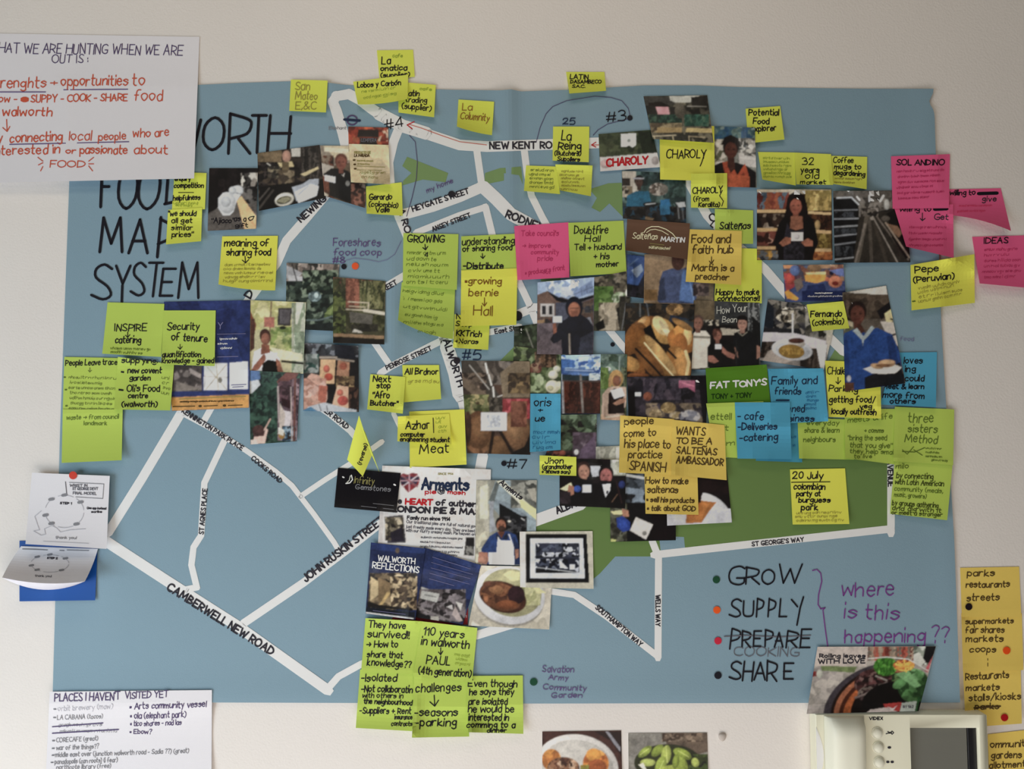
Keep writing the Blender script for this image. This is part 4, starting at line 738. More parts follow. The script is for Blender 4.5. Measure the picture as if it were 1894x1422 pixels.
photo('photograph of three people, two in black, in front of a chalk lettered wall', [1283, 555, 1405, 560, 1407, 680, 1275, 684],
 '''f 2a2826; p 6c5e48 1283 553 1322 554 1322 600 1283 600; n 1322 555 1396 600 30 30 3c3e40 444648 38393b; n 1300 592 1330 606 4 10 c8c0b0 6a6258 2c2a28; p 1c1618 1280 600 1408 606 1408 680 1280 680; n 1384 560 1407 680 5 40 8a8c8c 3a3c3e 6a6c6c; p 1a1a1c 1392 585 1408 600 1408 650 1392 640; p c4bcac 1332 606 1372 610 1368 620 1336 620
 p dcd6ca 1280 618 1290 611 1306 612 1314 622 1312 680 1278 682; l 4 8a8478 1284 623 1312 624; h 1291 597 11 8c6454 5c4840; p d8d2c6 1279 640 1308 640 1306 681 1278 681; p 141112 1309 642 1316 632 1334 626 1352 632 1362 652 1356 660 1350 680 1308 680; h 1327 620 9 9c6c5c 5c3a30; e 1322 616 4 8 6a4438; p a87464 1310 658 1320 658 1330 668 1322 672 1310 668; p a87464 1336 640 1346 650 1360 656 1358 664 1346 660 1336 652; p e8e8ec 1323 637 1334 637 1335 646 1323 646
 p 17171b 1355 640 1358 616 1372 610 1388 612 1400 620 1406 640 1404 678 1362 680 1362 650; h 1373 598 11 b08878 2a1c18; p 181214 1362 592 1366 584 1376 583 1384 588 1384 596 1376 591 1366 592; l 1.6 a8a090 1365 614 1373 621 1382 614; p a07868 1400 638 1407 642 1406 660 1400 664; p a07868 1358 640 1364 650 1366 664 1361 656; l 2 2a2a2c 1362 630 1362 676''',
 [('How Your', 1326, 580, 1382, 14, 'wg', -4, 1.2), ('Bean', 1336, 596, 1362, 11, 'wg', 0, 1.2)])
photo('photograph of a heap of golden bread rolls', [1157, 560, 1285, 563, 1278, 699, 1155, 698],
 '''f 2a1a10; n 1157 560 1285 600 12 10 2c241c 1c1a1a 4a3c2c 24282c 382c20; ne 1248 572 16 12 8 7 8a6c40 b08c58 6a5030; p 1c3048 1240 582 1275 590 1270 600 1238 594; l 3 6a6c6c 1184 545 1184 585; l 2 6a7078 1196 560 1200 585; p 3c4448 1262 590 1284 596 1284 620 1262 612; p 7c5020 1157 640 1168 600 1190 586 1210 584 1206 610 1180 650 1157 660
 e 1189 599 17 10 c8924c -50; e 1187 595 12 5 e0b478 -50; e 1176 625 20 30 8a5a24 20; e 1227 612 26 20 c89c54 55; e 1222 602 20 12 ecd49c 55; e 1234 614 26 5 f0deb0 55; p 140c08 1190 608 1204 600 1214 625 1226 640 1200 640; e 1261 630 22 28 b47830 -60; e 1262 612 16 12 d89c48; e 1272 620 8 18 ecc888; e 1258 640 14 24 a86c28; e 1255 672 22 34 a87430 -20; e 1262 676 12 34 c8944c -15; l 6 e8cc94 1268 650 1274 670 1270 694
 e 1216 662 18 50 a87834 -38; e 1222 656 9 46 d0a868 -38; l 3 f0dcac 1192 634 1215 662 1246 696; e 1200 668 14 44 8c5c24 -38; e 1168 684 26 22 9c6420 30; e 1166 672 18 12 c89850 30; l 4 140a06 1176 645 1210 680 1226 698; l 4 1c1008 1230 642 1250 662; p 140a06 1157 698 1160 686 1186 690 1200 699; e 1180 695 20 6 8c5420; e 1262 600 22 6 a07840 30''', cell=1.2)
photo('photograph of blue shop front with white clouds and brown shutters', [1038, 657, 1115, 655, 1112, 765, 1039, 765],
 '''f 3c5c94; n 1038 650 1115 706 14 12 3c64a8 5c84c0 a8c4e0 2c5490 d0e0f0 4474b4; n 1070 660 1115 700 10 8 c8dcf0 6c94cc e0ecf8 3c64a4; p 4c74ac 1043 681 1100 683 1100 691 1043 689; l 2 a8bcdc 1046 684 1098 686; p 2c3c44 1040 692 1112 696 1112 706 1040 704; n 1090 692 1112 704 7 6 c8d4dc 6a8090; n 1040 704 1112 766 6 40 5a3024 4a261c 6c3c2c 3c2018; l 4 8a8480 1074 694 1078 762; l 4 a8a8ac 1040 704 1042 765; l 2 5a4c48 1040 704 1112 706''')
photo('photograph of a blonde woman in a brown top holding a white sheet, by a lawn', [1111, 655, 1160, 655, 1158, 778, 1110, 776],
 '''f 6a7c5c; n 1111 655 1160 690 9 9 5c7068 6a8078 84988c 4c6050; e 1124 682 6 4 e0e8e8; n 1111 680 1126 720 8 10 6a8444 7c9454 5a7038; n 1140 700 1160 740 8 10 6a7c48 54643c; n 1150 680 1160 778 5 14 5a6444 3c4430 7a8468; l 1.5 a8b0ac 1146 660 1145 690; e 1140 700 13 16 c8a064; e 1141 704 8 10 8a5c44; p b89468 1126 700 1132 692 1130 716 1126 716; p c8b0a0 1112 770 1114 730 1124 718 1136 714 1158 716 1160 740 1152 770; p 241614 1124 766 1126 728 1136 718 1152 722 1156 764
 p e4e6ec 1129 722 1150 717 1156 732 1136 738; p b88c74 1134 746 1146 738 1158 736 1156 744 1140 750; p c8a890 1112 765 1122 772 1156 766 1158 778 1112 778; l 3 d8ccbc 1120 772 1150 768''')
photo('photograph of a dark market street with pale produce, under the bread print', [1160, 697, 1310, 694, 1306, 786, 1163, 784],
 '''f 2a2630; n 1160 695 1310 786 12 12 24202a 38323c 1c181e 463e48 2c2830; n 1190 700 1260 740 9 20 3c3440 5c505c 282430 4c4450; p a8607c 1256 704 1286 704 1286 726 1272 716 1256 718; l 2 d88ca0 1262 708 1284 714; e 1198 733 8 8 9a5c44; p e0e4ea 1174 726 1186 726 1186 733 1174 733; p 100c10 1160 720 1174 722 1176 784 1160 784; n 1195 746 1310 786 11 10 5a4c44 7a6c5c 3a3238 4c4450 8c7c68; ne 1236 754 14 10 6 6 b0986c 8a744c; ne 1250 768 12 7 7 6 c8b89c a8946c; ne 1212 765 12 8 8 6 b8a07c 8a7858 d0bc94; ne 1275 770 20 12 9 9 8c8c98 b4b0b0 5c5868; p 16121a 1292 696 1310 695 1308 786 1300 786''')
photo('photograph of pots and leafy plants on a market floor, right of the upright blue note', [1038, 767, 1104, 766, 1103, 852, 1006, 848],
 '''f 3c4034; n 1006 766 1104 852 9 9 3c4c38 54644c 2c3828 6a7c64 44503c 241e1c; n 1060 800 1104 850 10 12 5a4c58 6a5a68 4c3c48 7a6c78; n 1008 834 1060 850 8 6 1c1416 8a4c3c 3c2c2c; e 1066 836 4 5 f0ecec; e 1040 838 6 5 a85c48; p 6c5a70 1075 830 1100 806 1103 850 1070 850''')
photo('small photograph of pale kitchen cupboards behind the two people in black', [1102, 826, 1160, 824, 1160, 880, 1102, 878],
 '''f b0b0a4; n 1102 824 1160 880 10 14 b4b4a8 a0a094 c8c8bc 8c8c84; p e0e4e8 1140 828 1150 828 1148 878 1138 878''')
photo('photograph of a napkin and blue glove before a dark coat, beside the orange slice', [1128, 872, 1250, 878, 1250, 999, 1129, 1002],
 '''f 131014; n 1128 930 1160 1002 8 8 4a4a3c 5c5c50 3a3830 6a6c5c; n 1155 872 1200 930 14 12 3c444c 8a98a8 242428 5a6470; p 8a98a8 1150 900 1190 905 1192 916 1150 912; l 5 d8dce0 1156 878 1190 884; p e4dca8 1130 946 1158 942 1150 952 1136 952; p b88870 1150 940 1162 944 1164 956 1152 956; p 2448a0 1140 958 1152 954 1166 966 1166 980 1152 984 1142 974; p 2c54b0 1144 962 1156 960 1162 974 1148 978
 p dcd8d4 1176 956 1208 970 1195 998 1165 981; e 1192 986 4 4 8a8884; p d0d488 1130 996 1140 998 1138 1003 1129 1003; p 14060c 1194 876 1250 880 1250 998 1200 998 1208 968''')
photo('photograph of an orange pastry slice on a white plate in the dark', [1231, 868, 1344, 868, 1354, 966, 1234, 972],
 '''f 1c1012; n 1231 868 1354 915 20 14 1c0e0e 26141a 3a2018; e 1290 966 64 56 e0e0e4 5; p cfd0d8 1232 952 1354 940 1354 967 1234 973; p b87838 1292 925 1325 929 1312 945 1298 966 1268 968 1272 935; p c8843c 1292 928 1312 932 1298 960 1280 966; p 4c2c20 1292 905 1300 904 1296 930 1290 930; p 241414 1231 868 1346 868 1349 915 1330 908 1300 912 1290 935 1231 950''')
photo('photograph of two people in black jackets holding food, one raising a blue glove', [1035, 848, 1158, 850, 1156, 940, 1035, 935],
 '''f 191215; n 1035 848 1157 940 30 30 1c1216 241820 150f12; p c8ccd4 1090 862 1110 862 1112 880 1096 882; n 1130 850 1158 880 8 20 c4c8c0 a8aca0 d8dcd4; h 1080 871 13 b08470 3c2420; p 100c10 1055 905 1062 890 1074 884 1090 888 1104 896 1110 936 1050 934; h 1121 879 14 b0706c 1c1218; p 100a0e 1096 936 1100 898 1112 888 1136 890 1152 906 1155 940; p e0e2e8 1114 896 1130 894 1128 908 1120 920; p 181018 1122 908 1126 908 1124 914 1121 912; p e0e4ec 1078 897 1094 897 1093 911 1077 910; e 1068 904 7 6 3458a8; p e8e4bc 1036 904 1056 892 1060 902 1048 908
 p b48068 1052 896 1062 900 1062 914 1054 918 1050 908; n 1036 910 1056 932 9 9 3c3038 2c2228; e 1150 896 6 7 2c3c78; l 1.5 8a6a54 1132 928 1142 914; l 2 3c2428 1140 890 1150 930''')
note('yellow-green sticky note ending in son, left of the two people in black', 'LY', [998, 842, 1066, 845, 1066, 880, 998, 878],
     [('Jhon', 1008, 857, 1042, 10, 'k', 0, 1.9), ('(grandmother', 1003, 867, 1058, 8, 'k', 0, 1.7), ('+ shows son)', 1002, 875, 1054, 7, 'k', 1, 1.7)], (2, 2))
note('upright blue sticky note right of the potatoes print', 'B', [981, 728, 1037, 728, 1037, 832, 980, 836],
     [('Doris', 974, 751, 1018, 14, 'k', 0, 1.8), ('+', 995, 762, 1003, 9, 'k', 0, 1.6), ('Sue', 978, 779, 1007, 11, 'k', 0, 1.9), ('~~', 983, 802, 1034, 830, 4, 8, 'bl')], (3, 3))
# --- business card and orange notes
_, S_ = note('dark brown business card with a pale arch and cream lettering', '5a4234', [1160, 405, 1276, 413, 1274, 480, 1157, 463],
     [('Salte\u00f1as', 1170, 441, 1216, 11, 'c', 2, 1.5), ('MARTIN', 1222, 446, 1265, 8, 'w', 2, 2), ('=', 'c', 1.6, 1191, 430, 1196, 423, 1205, 419, 1218, 419, 1232, 424, 1244, 432, 1251, 441), ('=', 'c', 1.3, 1196, 430, 1203, 425, 1212, 424, 1224, 427, 1236, 434),
      ('=', 'gd', 1, 1202, 450, 1228, 453), ('@saltenaschef', 1196, 459, 1240, 5, 'c', 3, 1.1), ('=', 'gd', 1, 1204, 454, 1226, 457)], (2, 3), name='business_card', cat='card', group='printed cards and flyers', rough=.5)
note('orange sticky note reading Food and faith hub, preacher', 'O', [1276, 424, 1372, 427, 1371, 527, 1268, 521],
     [('Food and', 1279, 449, 1350, 15, 'ob', 0, 2.2), ('faith hub', 1281, 468, 1355, 14, 'ob', 0, 2.2), ('=', 'ob', 1.7, 1316, 475, 1316, 488, 1312, 483), ('=', 'ob', 1.7, 1316, 488, 1320, 481), ('Martin is a', 1279, 500, 1357, 12, 'ob', 1, 2.1), ('preacher', 1286, 516, 1347, 11, 'ob', 2, 2)], (3, 4))
note('orange sticky note reading How to make saltenas, lowest of three orange ones', 'O', [1192, 872, 1290, 876, 1292, 952, 1194, 950],
     [('How to make', 1194, 894, 1272, 11, 'ob', 1, 2), ('saltenas', 1197, 911, 1254, 12, 'ob', 0, 2), ('* sell his products', 1196, 928, 1284, 9, 'ob', 2, 1.9), ('* talk about GOD', 1197, 944, 1286, 9, 'ob', 1, 1.9)], (3, 3))
note('orange sticky note reading people come to practice SPANISH', 'O', [1147, 768, 1247, 775, 1243, 878, 1145, 874],
     [('people', 1155, 785, 1208, 12, 'ob', -2, 2), ('come to', 1154, 808, 1213, 13, 'ob', -2, 2), ('his place to', 1155, 827, 1240, 15, 'ob', 2, 2.1), ('practice', 1162, 847, 1224, 14, 'ob', 0, 2), ('SPANISH', 1164, 869, 1230, 16, 'ob', 4, 2.1)], (3, 2))
# --- right column
photo('photograph of a dark haired woman in black holding a card before full food shelves', [1400, 350, 1538, 350, 1540, 481, 1400, 481],
 '''f 3a2418; p c8bca8 1400 350 1538 350 1538 358 1400 360; n 1400 356 1460 390 8 30 6a2c24 8a4434 4c5c6c 6a7c8c 7a3c2c a05c3c; n 1490 352 1538 390 7 14 b8a060 8c7840 d0b878 a08c50; n 1400 396 1460 422 9 12 2a1a14 8a7a6a 3a2820 b0a090 1c120e; n 1500 396 1538 425 5 20 4a2c1c 6a4428 2c1810; n 1400 428 1460 455 10 12 5a2c20 7a4438 a88070 3c1c14; n 1505 432 1538 460 9 12 8a7434 b09850 6a5424
 n 1400 464 1445 481 9 9 6a6c70 8a6c34 3a3c44 b0883c; n 1505 464 1540 481 9 8 a0622c c08848 7a4420; p d8b888 1400 388 1455 388 1455 393 1400 394; p e0c090 1490 390 1538 393 1538 398 1490 395; p c8a878 1400 422 1440 421 1440 427 1400 429; p d0b080 1505 424 1538 427 1538 433 1505 431; p c8a878 1400 456 1435 455 1435 461 1400 462; p d0b080 1500 460 1538 460 1538 466 1500 466; e 1512 416 5 9 b89c6c
 p 140e10 1430 450 1440 415 1452 398 1466 392 1490 395 1505 405 1514 450 1508 462 1502 481 1440 481 1438 460; e 1473 375 18 20 1c0e10; p 1c0e10 1455 375 1492 375 1496 405 1486 412 1460 410 1452 398; h 1472 380 14 a0604c 1c0e10; p 9c6850 1463 400 1484 400 1486 422 1472 426 1461 422; p 34303c 1456 412 1462 424 1474 428 1486 424 1488 481 1450 481 1450 440; n 1452 445 1488 481 4 5 1c1a20 34303a 26242c
 p a46c54 1441 450 1452 438 1464 440 1462 450 1448 456; p a46c54 1482 448 1494 440 1504 446 1504 456 1490 456; p e0dcdc 1463 430 1485 429 1486 446 1464 446; e 1474 438 5 5 d0ccd0''', cell=1.2)
photo('photograph of a dim underground shop aisle with grey shelves and strip lights', [1541, 353, 1672, 352, 1684, 485, 1544, 486],
 '''f 2c2826; p 6a645e 1541 353 1672 352 1672 380 1620 392 1590 392 1580 366 1541 366; n 1590 366 1660 386 9 7 5a544e 7a746c 44403c 8a847e; p 18171a 1543 372 1556 366 1578 366 1588 380 1588 480 1544 482; l 3 c8ccd2 1548 366 1575 365 1588 378; l 2.5 8a8e96 1543 389 1586 388; l 3 9ca0a8 1543 405 1588 404; l 3 a0a4aa 1543 420 1588 417; l 3 9ca0a8 1543 437 1588 432; l 3 8c9098 1543 453 1587 447; l 3 a0a4aa 1544 480 1578 476
 n 1545 392 1584 402 6 8 2c2e34 4c5058 1a1a1e; n 1545 423 1584 433 6 8 24262c 44484e; n 1545 456 1584 474 5 14 34363c 4c5056 1e1f24; p 3a342e 1590 392 1668 392 1684 485 1578 485; l 7 6a6258 1604 396 1586 485; l 6 5c544c 1608 396 1612 485; l 6 4c443c 1612 396 1640 485; l 4 8a8078 1600 415 1582 485; l 2.5 9c948c 1614 400 1660 485; l 3 7a7068 1620 398 1680 480; p 1a1412 1640 395 1668 380 1684 470 1676 480 1650 440; p 8a6c54 1636 412 1660 418 1670 430 1662 440; l 3 a89888 1638 412 1682 476
 l 3 f0f2f4 1585 364 1590 370; l 3 e8eaf0 1608 362 1608 372; l 4 f4f6f8 1634 362 1628 372; e 1640 378 5 10 c0c0bc; n 1594 385 1625 400 7 6 3c3632 7c746c a8a09a 2a2624; e 1613 404 4 3 9c948c; e 1638 404 8 5 6a625a; l 3 8a8480 1590 380 1590 400''', cell=1.2)
photo('colourful orange and blue illustrated leaflet with a white line of print at its foot', [1448, 490, 1560, 489, 1565, 556, 1452, 559],
 '''f 4c5c8c; n 1448 489 1562 520 12 9 5c5a6c 8a5c4c 5c7090 b08c6c 6a4c5c; p e0a070 1448 490 1474 490 1474 497 1450 497; p b84850 1450 506 1466 504 1470 530 1454 540; e 1462 516 8 10 c8584c; p e8a838 1451 540 1458 536 1478 552 1474 556 1456 552; p 8c7c74 1468 520 1482 512 1486 530 1474 540; e 1506 496 13 8 9c7c5c; p ecb04c 1488 510 1500 502 1526 506 1530 518 1510 524 1490 520; p f0d8a0 1490 504 1528 502 1528 508 1492 508; e 1545 521 13 11 d88c6c; e 1545 524 6 4 8c2c24; p 28386c 1494 528 1524 524 1530 542 1490 540; p 1c2c5c 1484 538 1565 538 1565 558 1484 556
 e 1470 500 9 10 6880b4; e 1538 505 4 4 1c1c3c; p 7484bc 1534 500 1560 496 1562 512 1548 508; e 1530 516 4 4 d88060''',
 [('~~', 1502, 543, 1544, 543, 1, 3, 'w'), ('~~', 1492, 549, 1558, 549, 1, 3, 'g2')], name='flyer', cat='flyer', group='printed cards and flyers')
photo('photograph of an oval curry on a white plate with cup and striped mat', [1420, 553, 1550, 574, 1524, 684, 1405, 666],
 '''f 8a8480; n 1400 550 1552 620 10 9 3a3a40 1c1c22 5c5850 8a847c 24282c 4c4a4c; p 1c2430 1410 600 1420 555 1432 570 1430 612; p 2a2a30 1412 606 1480 608 1480 622 1410 618; ne 1454 582 20 14 5 8 d0c8b8 8a8070 3a342e e8e0d0; l 2 2a2420 1440 574 1480 572; p c8c0bc 1405 615 1530 630 1526 650 1404 640; n 1490 560 1540 625 10 10 8a8680 5a5650 3a3834 a8a49e; p d8d4dc 1408 614 1470 616 1528 630 1526 650 1470 630 1406 632
 n 1404 632 1440 662 3 40 2c2420 5c5048; n 1480 645 1526 684 3 40 2c2420 5c5048 3c322c; p b8aca4 1420 650 1440 640 1470 666 1450 672 1410 668; e 1465 647 38 19 dcdee4 8; e 1466 648 32 14 c8ccd4 8; e 1473 636 16 8 c8c0b8; e 1473 630 15 5 5a3830; l 3 d8d8dc 1466 580 1466 622; e 1464 650 24 13 9c7c34 5; n 1446 644 1486 656 4 12 a8883c 8c6c2c b89848; p e0e0e4 1510 642 1530 636 1524 684 1518 684; p cfc8bc 1528 600 1550 600 1530 660''')
note('dark green card with white italic lettering and dark handwriting beneath', '47701c', [1305, 681, 1418, 674, 1425, 745, 1309, 752],
     [("FAT TONY'S", 1314, 718, 1417, 10.5, 'w', -6, 3), ('TONY + TONY', 1316, 738, 1390, 9, 'dg', -3, 1.6)], (1.5, 1.5), name='business_card', cat='card', group='printed cards and flyers')
note('lime sticky note with tall handwriting, half hidden between the green card and the cafe note', 'LG', [1306, 746, 1412, 742, 1420, 849, 1322, 845],
     [('Kettell', 1304, 776, 1352, 12, 'q', 0, 1.5), ('t', 1341, 796, 1347, 9, 'q'), ('m', 1344, 824, 1358, 9, 'q')], (.3, .3))
note('plain blue sticky note peeking out below the cafe note', 'B2', [1400, 776, 1478, 776, 1484, 855, 1398, 852], [('~~', 1462, 810, 1472, 826, 2, 6, 'bl')], (1, 2))
note('orange sticky note in capitals reading WANTS TO BE, right of the SPANISH note', 'O', [1243, 776, 1340, 786, 1344, 888, 1241, 878],
     [('WANTS', 1250, 803, 1304, 14, 'ob', 2, 2.1), ('TO BE A', 1250, 820, 1316, 11, 'ob', 2, 2.1), ('SALTE\u00d1AS', 1251, 838, 1325, 12, 'ob', 4, 2.1), ('AMBASSADOR', 1251, 856, 1337, 12, 'ob', 5, 2.2)], (2, 4))
note('lime sticky note reading share and learn neighbours, right of the cafe note', 'LG', [1475, 772, 1580, 776, 1580, 850, 1478, 848],
     [('everyday', 1492, 786, 1552, 8, 'q', 0, 1.3), ('share & learn', 1488, 800, 1552, 9, 'q', 0, 1.4), ('neighbours', 1486, 817, 1545, 9, 'q', 0, 1.4)], (3, 3))
note('lime sticky note with a quoted sentence, left of the three sisters note', 'LG', [1562, 756, 1656, 756, 1656, 859, 1563, 847],
     [('meets & life', 1568, 782, 1650, 10, 'q', -8, 1.2), ('+ comms', 1599, 800, 1634, 8, 'q', 0, 1.4), ('"bring the seed', 1568, 814, 1640, 9, 'q', 0, 1.3), ('that you give"', 1572, 827, 1650, 9, 'q', 2, 1.4), ('they help small', 1572, 838, 1654, 8, 'q', 2, 1.3), ('to live', 1580, 847, 1612, 7, 'q', 0, 1.2)], (3, 2))
note('lime sticky note with small dense lines, lowest at the right map edge', 'LG', [1655, 852, 1762, 858, 1752, 962, 1646, 950],
     [('milo', 1657, 866, 1680, 9, 'q', 0, 1.4), ('by connecting', 1658, 884, 1726, 10, '3a421c', 2, 1.5), ('with Latin American', 1655, 895, 1745, 9, '3a421c', 4, 1.5), ('community (meals,', 1654, 907, 1744, 8, 'q', 5, 1.2), ('music, growers)', 1654, 918, 1713, 8, 'q', 4, 1.2), ('by groups gathering', 1650, 934, 1735, 9, '3a421c', 5, 1.4), ('and dig with it', 1650, 943, 1740, 8, '3a421c', 5, 1.4), ('or meet a stranger', 1649, 951, 1742, 7, '3a421c', 4, 1.3)], (2, 4))
note('lime sticky note reading three sisters method, at the right map edge', 'LG', [1655, 752, 1765, 757, 1763, 860, 1652, 853],
     [('three', 1680, 781, 1726, 17, 'q', 0, 1.8), ('sisters', 1679, 799, 1733, 14, 'q', 2, 1.8), ('Method', 1673, 817, 1733, 14, 'q', 3, 1.8), ('=', 'q', 1.6, 1669, 835, 1692, 836, 1710, 828), ('=', 'q', 1.4, 1690, 832, 1706, 842), ('=', 'q', 1.3, 1669, 832, 1678, 840, 1690, 826), ('~~', 1708, 830, 1742, 845, 3, 4, 'q'), ('~~', 1720, 852, 1752, 852, 1, 4, 'q')], (1, 2))
note('blue sticky note partly covered by the man in the blue sweater', 'B', [1655, 652, 1733, 651, 1731, 753, 1628, 748],
     [('loves', 1672, 672, 1706, 11, 'k', 0, 1.8), ('ing', 1674, 687, 1693, 11, 'k', 0, 1.8), ('could', 1674, 705, 1709, 11, 'k', 0, 1.9), ('meet & learn', 1633, 719, 1709, 9, 'k', 0, 1.9), ('more from', 1633, 735, 1709, 11, 'k', 2, 1.9), ('others', 1646, 746, 1693, 9, 'k', 0, 1.9)], (2, 4))
note('yellow sticky note with parking and getting food written, under the man in blue', 'Y', [1526, 667, 1628, 670, 1630, 774, 1533, 771],
     [('CHallenges', 1530, 692, 1590, 13, 'k', 0, 1.6), ('=', 'k', 1.5, 1550, 698, 1550, 710, 1546, 706), ('=', 'k', 1.5, 1550, 710, 1555, 704), ('Parking', 1533, 723, 1586, 11, 'k', 2, 1.8), ('getting food/', 1534, 744, 1619, 11, 'k', 0, 1.9), ('veg', 1590, 755, 1612, 8, 'k', 0, 1.8), ('locally outfresh', 1538, 765, 1620, 10, 'k', 2, 2)], (3, 4))
note('blue sticky note reading Family and friends owned business', 'B', [1420, 682, 1523, 681, 1532, 779, 1430, 784],
     [('Family and', 1427, 711, 1511, 14, 'i', -2, 1.9), ('friends', 1433, 729, 1481, 12, 'i', 0, 1.9), ('=', 'i', 2.5, 1436, 740, 1459, 740), ('owned', 1445, 762, 1488, 12, 'i', -1, 1.9), ('business', 1440, 779, 1505, 11, 'i', 0, 1.9), ('~~', 1488, 728, 1514, 757, 5, 6, 'bl')], (3, 3))
note('blue sticky note listing cafe, deliveries and catering', 'B', [1359, 744, 1461, 744, 1464, 849, 1364, 848],
     [('- cafe', 1364, 776, 1412, 14, 'i', 0, 1.9), ('-Deliveries', 1365, 795, 1437, 12, 'i', -1, 2.1), ('-catering', 1368, 815, 1438, 13, 'i', -1, 2)], (4, 5))
_, S_ = photo('photograph of a smiling man in a royal blue sweater holding a plate of rolls', [1558, 541, 1639, 528, 1675, 709, 1563, 724],
 '''f 6a6056; p d8d4cc 1560 541 1639 528 1642 550 1608 546 1565 540; p 4c4034 1560 545 1600 542 1648 552 1648 566 1632 590 1600 590 1565 600; n 1565 545 1648 590 20 16 5c4e42 4c4036 6a5c4e; p 18141a 1622 575 1648 556 1650 572 1630 592; p d8cc9c 1636 580 1650 570 1656 592 1640 600; p c8c0a8 1562 590 1578 596 1576 620 1562 625; p d0c8c0 1628 594 1656 596 1662 640 1650 640; l 3 1c1a1a 1648 590 1660 594; l 3 1c1a1a 1650 620 1662 616; p 6a6a54 1556 630 1566 600 1580 606 1560 660
 p 194c90 1553 700 1554 640 1562 616 1586 606 1600 616 1622 606 1650 618 1664 650 1672 706 1640 716 1580 722; p 17407c 1553 704 1556 640 1566 620 1572 660 1570 720; p 143c76 1640 620 1652 622 1668 700 1650 706; h 1586 580 17 6a4034 2c1c1a; p 5c382c 1580 596 1594 602 1600 612 1592 618 1582 606; p a8b4b8 1577 612 1585 606 1597 622 1612 602 1618 606 1604 624 1598 630 1596 640 1594 628; p 1c1c24 1600 698 1665 670 1674 708 1600 720; p 161a24 1640 700 1672 690 1674 710 1636 716
 p dcd8d4 1597 682 1620 674 1640 668 1668 679 1660 688 1636 692 1612 690; e 1640 672 16 7 c8a078; e 1642 669 13 4 d8b48c; e 1622 677 12 5 c8a47c 10; e 1634 676 14 3 8a6444; p e8e4e0 1597 682 1632 684 1668 679 1656 690 1626 692; n 1560 708 1580 724 6 5 5c3c2c 7a5440; e 1570 700 4 6 c8c8cc''', bend=(1, 3), cell=1.25)
note('yellow-green sticky note with a name and (colombia), left of the man in the blue sweater', 'LY', [1492, 563, 1560, 557, 1571, 607, 1502, 613],
     [('Fernando', 1499, 586, 1557, 11, 'k', -1, 2), ('(colombia)', 1503, 602, 1560, 11, 'k', -3, 1.8)], (3, 3))
note('bright pink sticky note headed IDEAS, cut by the right edge of the frame', 'P', [1798, 438, 1902, 435, 1908, 533, 1812, 524],
     [('IDEAS', 1820, 450, 1864, 10, 'k', 0, 1.8), ('~~', 1816, 464, 1888, 515, 6, 6, 'm')], (6, 6))
note('pink sticky note with a struck word and give, flaring off the bare wall', 'P', [1752, 350, 1851, 348, 1870, 427, 1758, 398],
     [('willing to', 1757, 361, 1803, 9, 'k', -1, 1.8), ('=', 'k', 6, 1810, 358, 1844, 357), ('give', 1817, 372, 1842, 9, 'd', 0, 1.6), ('~~', 1770, 382, 1840, 392, 2, 4, 'm2')], (4, 11), bow=-5)
note('pink sticky note reading willing to get, lower one over the right map edge', 'P', [1652, 378, 1763, 378, 1764, 477, 1676, 456],
     [('willing to', 1664, 391, 1722, 9, 'k', -1, 1.6), ('=', 'k', 6, 1729, 387, 1751, 386), ('=', 'd', 1.6, 1706, 394, 1706, 408, 1702, 404), ('=', 'd', 1.6, 1706, 408, 1711, 404), ('Get', 1728, 406, 1753, 10, 'd', 0, 1.6), ('~~', 1680, 422, 1750, 455, 4, 5, 'm')], (8, 6))
note('pink sticky note headed in black capitals, topmost over the right map edge', 'P', [1648, 289, 1757, 285, 1755, 385, 1651, 386],
     [('SOL ANDINO', 1658, 305, 1746, 10, 'k', 0, 2), ('~~', 1657, 319, 1746, 369, 6, 5, 'm')], (.6, .6))
note('yellow sticky note beginning with a four letter name, across the right edge of the map', 'Y', [1684, 490, 1802, 470, 1803, 560, 1686, 574],
     [('Pepe', 1692, 505, 1736, 12, 'k', -4, 2), ('(Peruvian)', 1690, 523, 1765, 11, 'k', -8, 2.1), ('~~', 1696, 536, 1780, 560, 4, 7, 'y'), ('*', 1688, 560, 1693, 6, 'q')], (4, 3))
note('yellow sticky note dated 20 July alone on the green park area', 'Y', [1461, 868, 1563, 866, 1571, 969, 1466, 970],
     [('20 July', 1466, 885, 1522, 12, 'k', 0, 2), ('=', 'k', 1.5, 1464, 892, 1535, 891), ('colombian', 1468, 905, 1526, 11, 'k', 0, 2), ('party at', 1473, 917, 1517, 9, 'k', 0, 2), ('burguess', 1477, 929, 1535, 9, 'k', 0, 2), ('park', 1482, 943, 1512, 11, 'k', 0, 2.1), ('~~', 1470, 951, 1560, 965, 3, 6, 'y')], (3, 3))
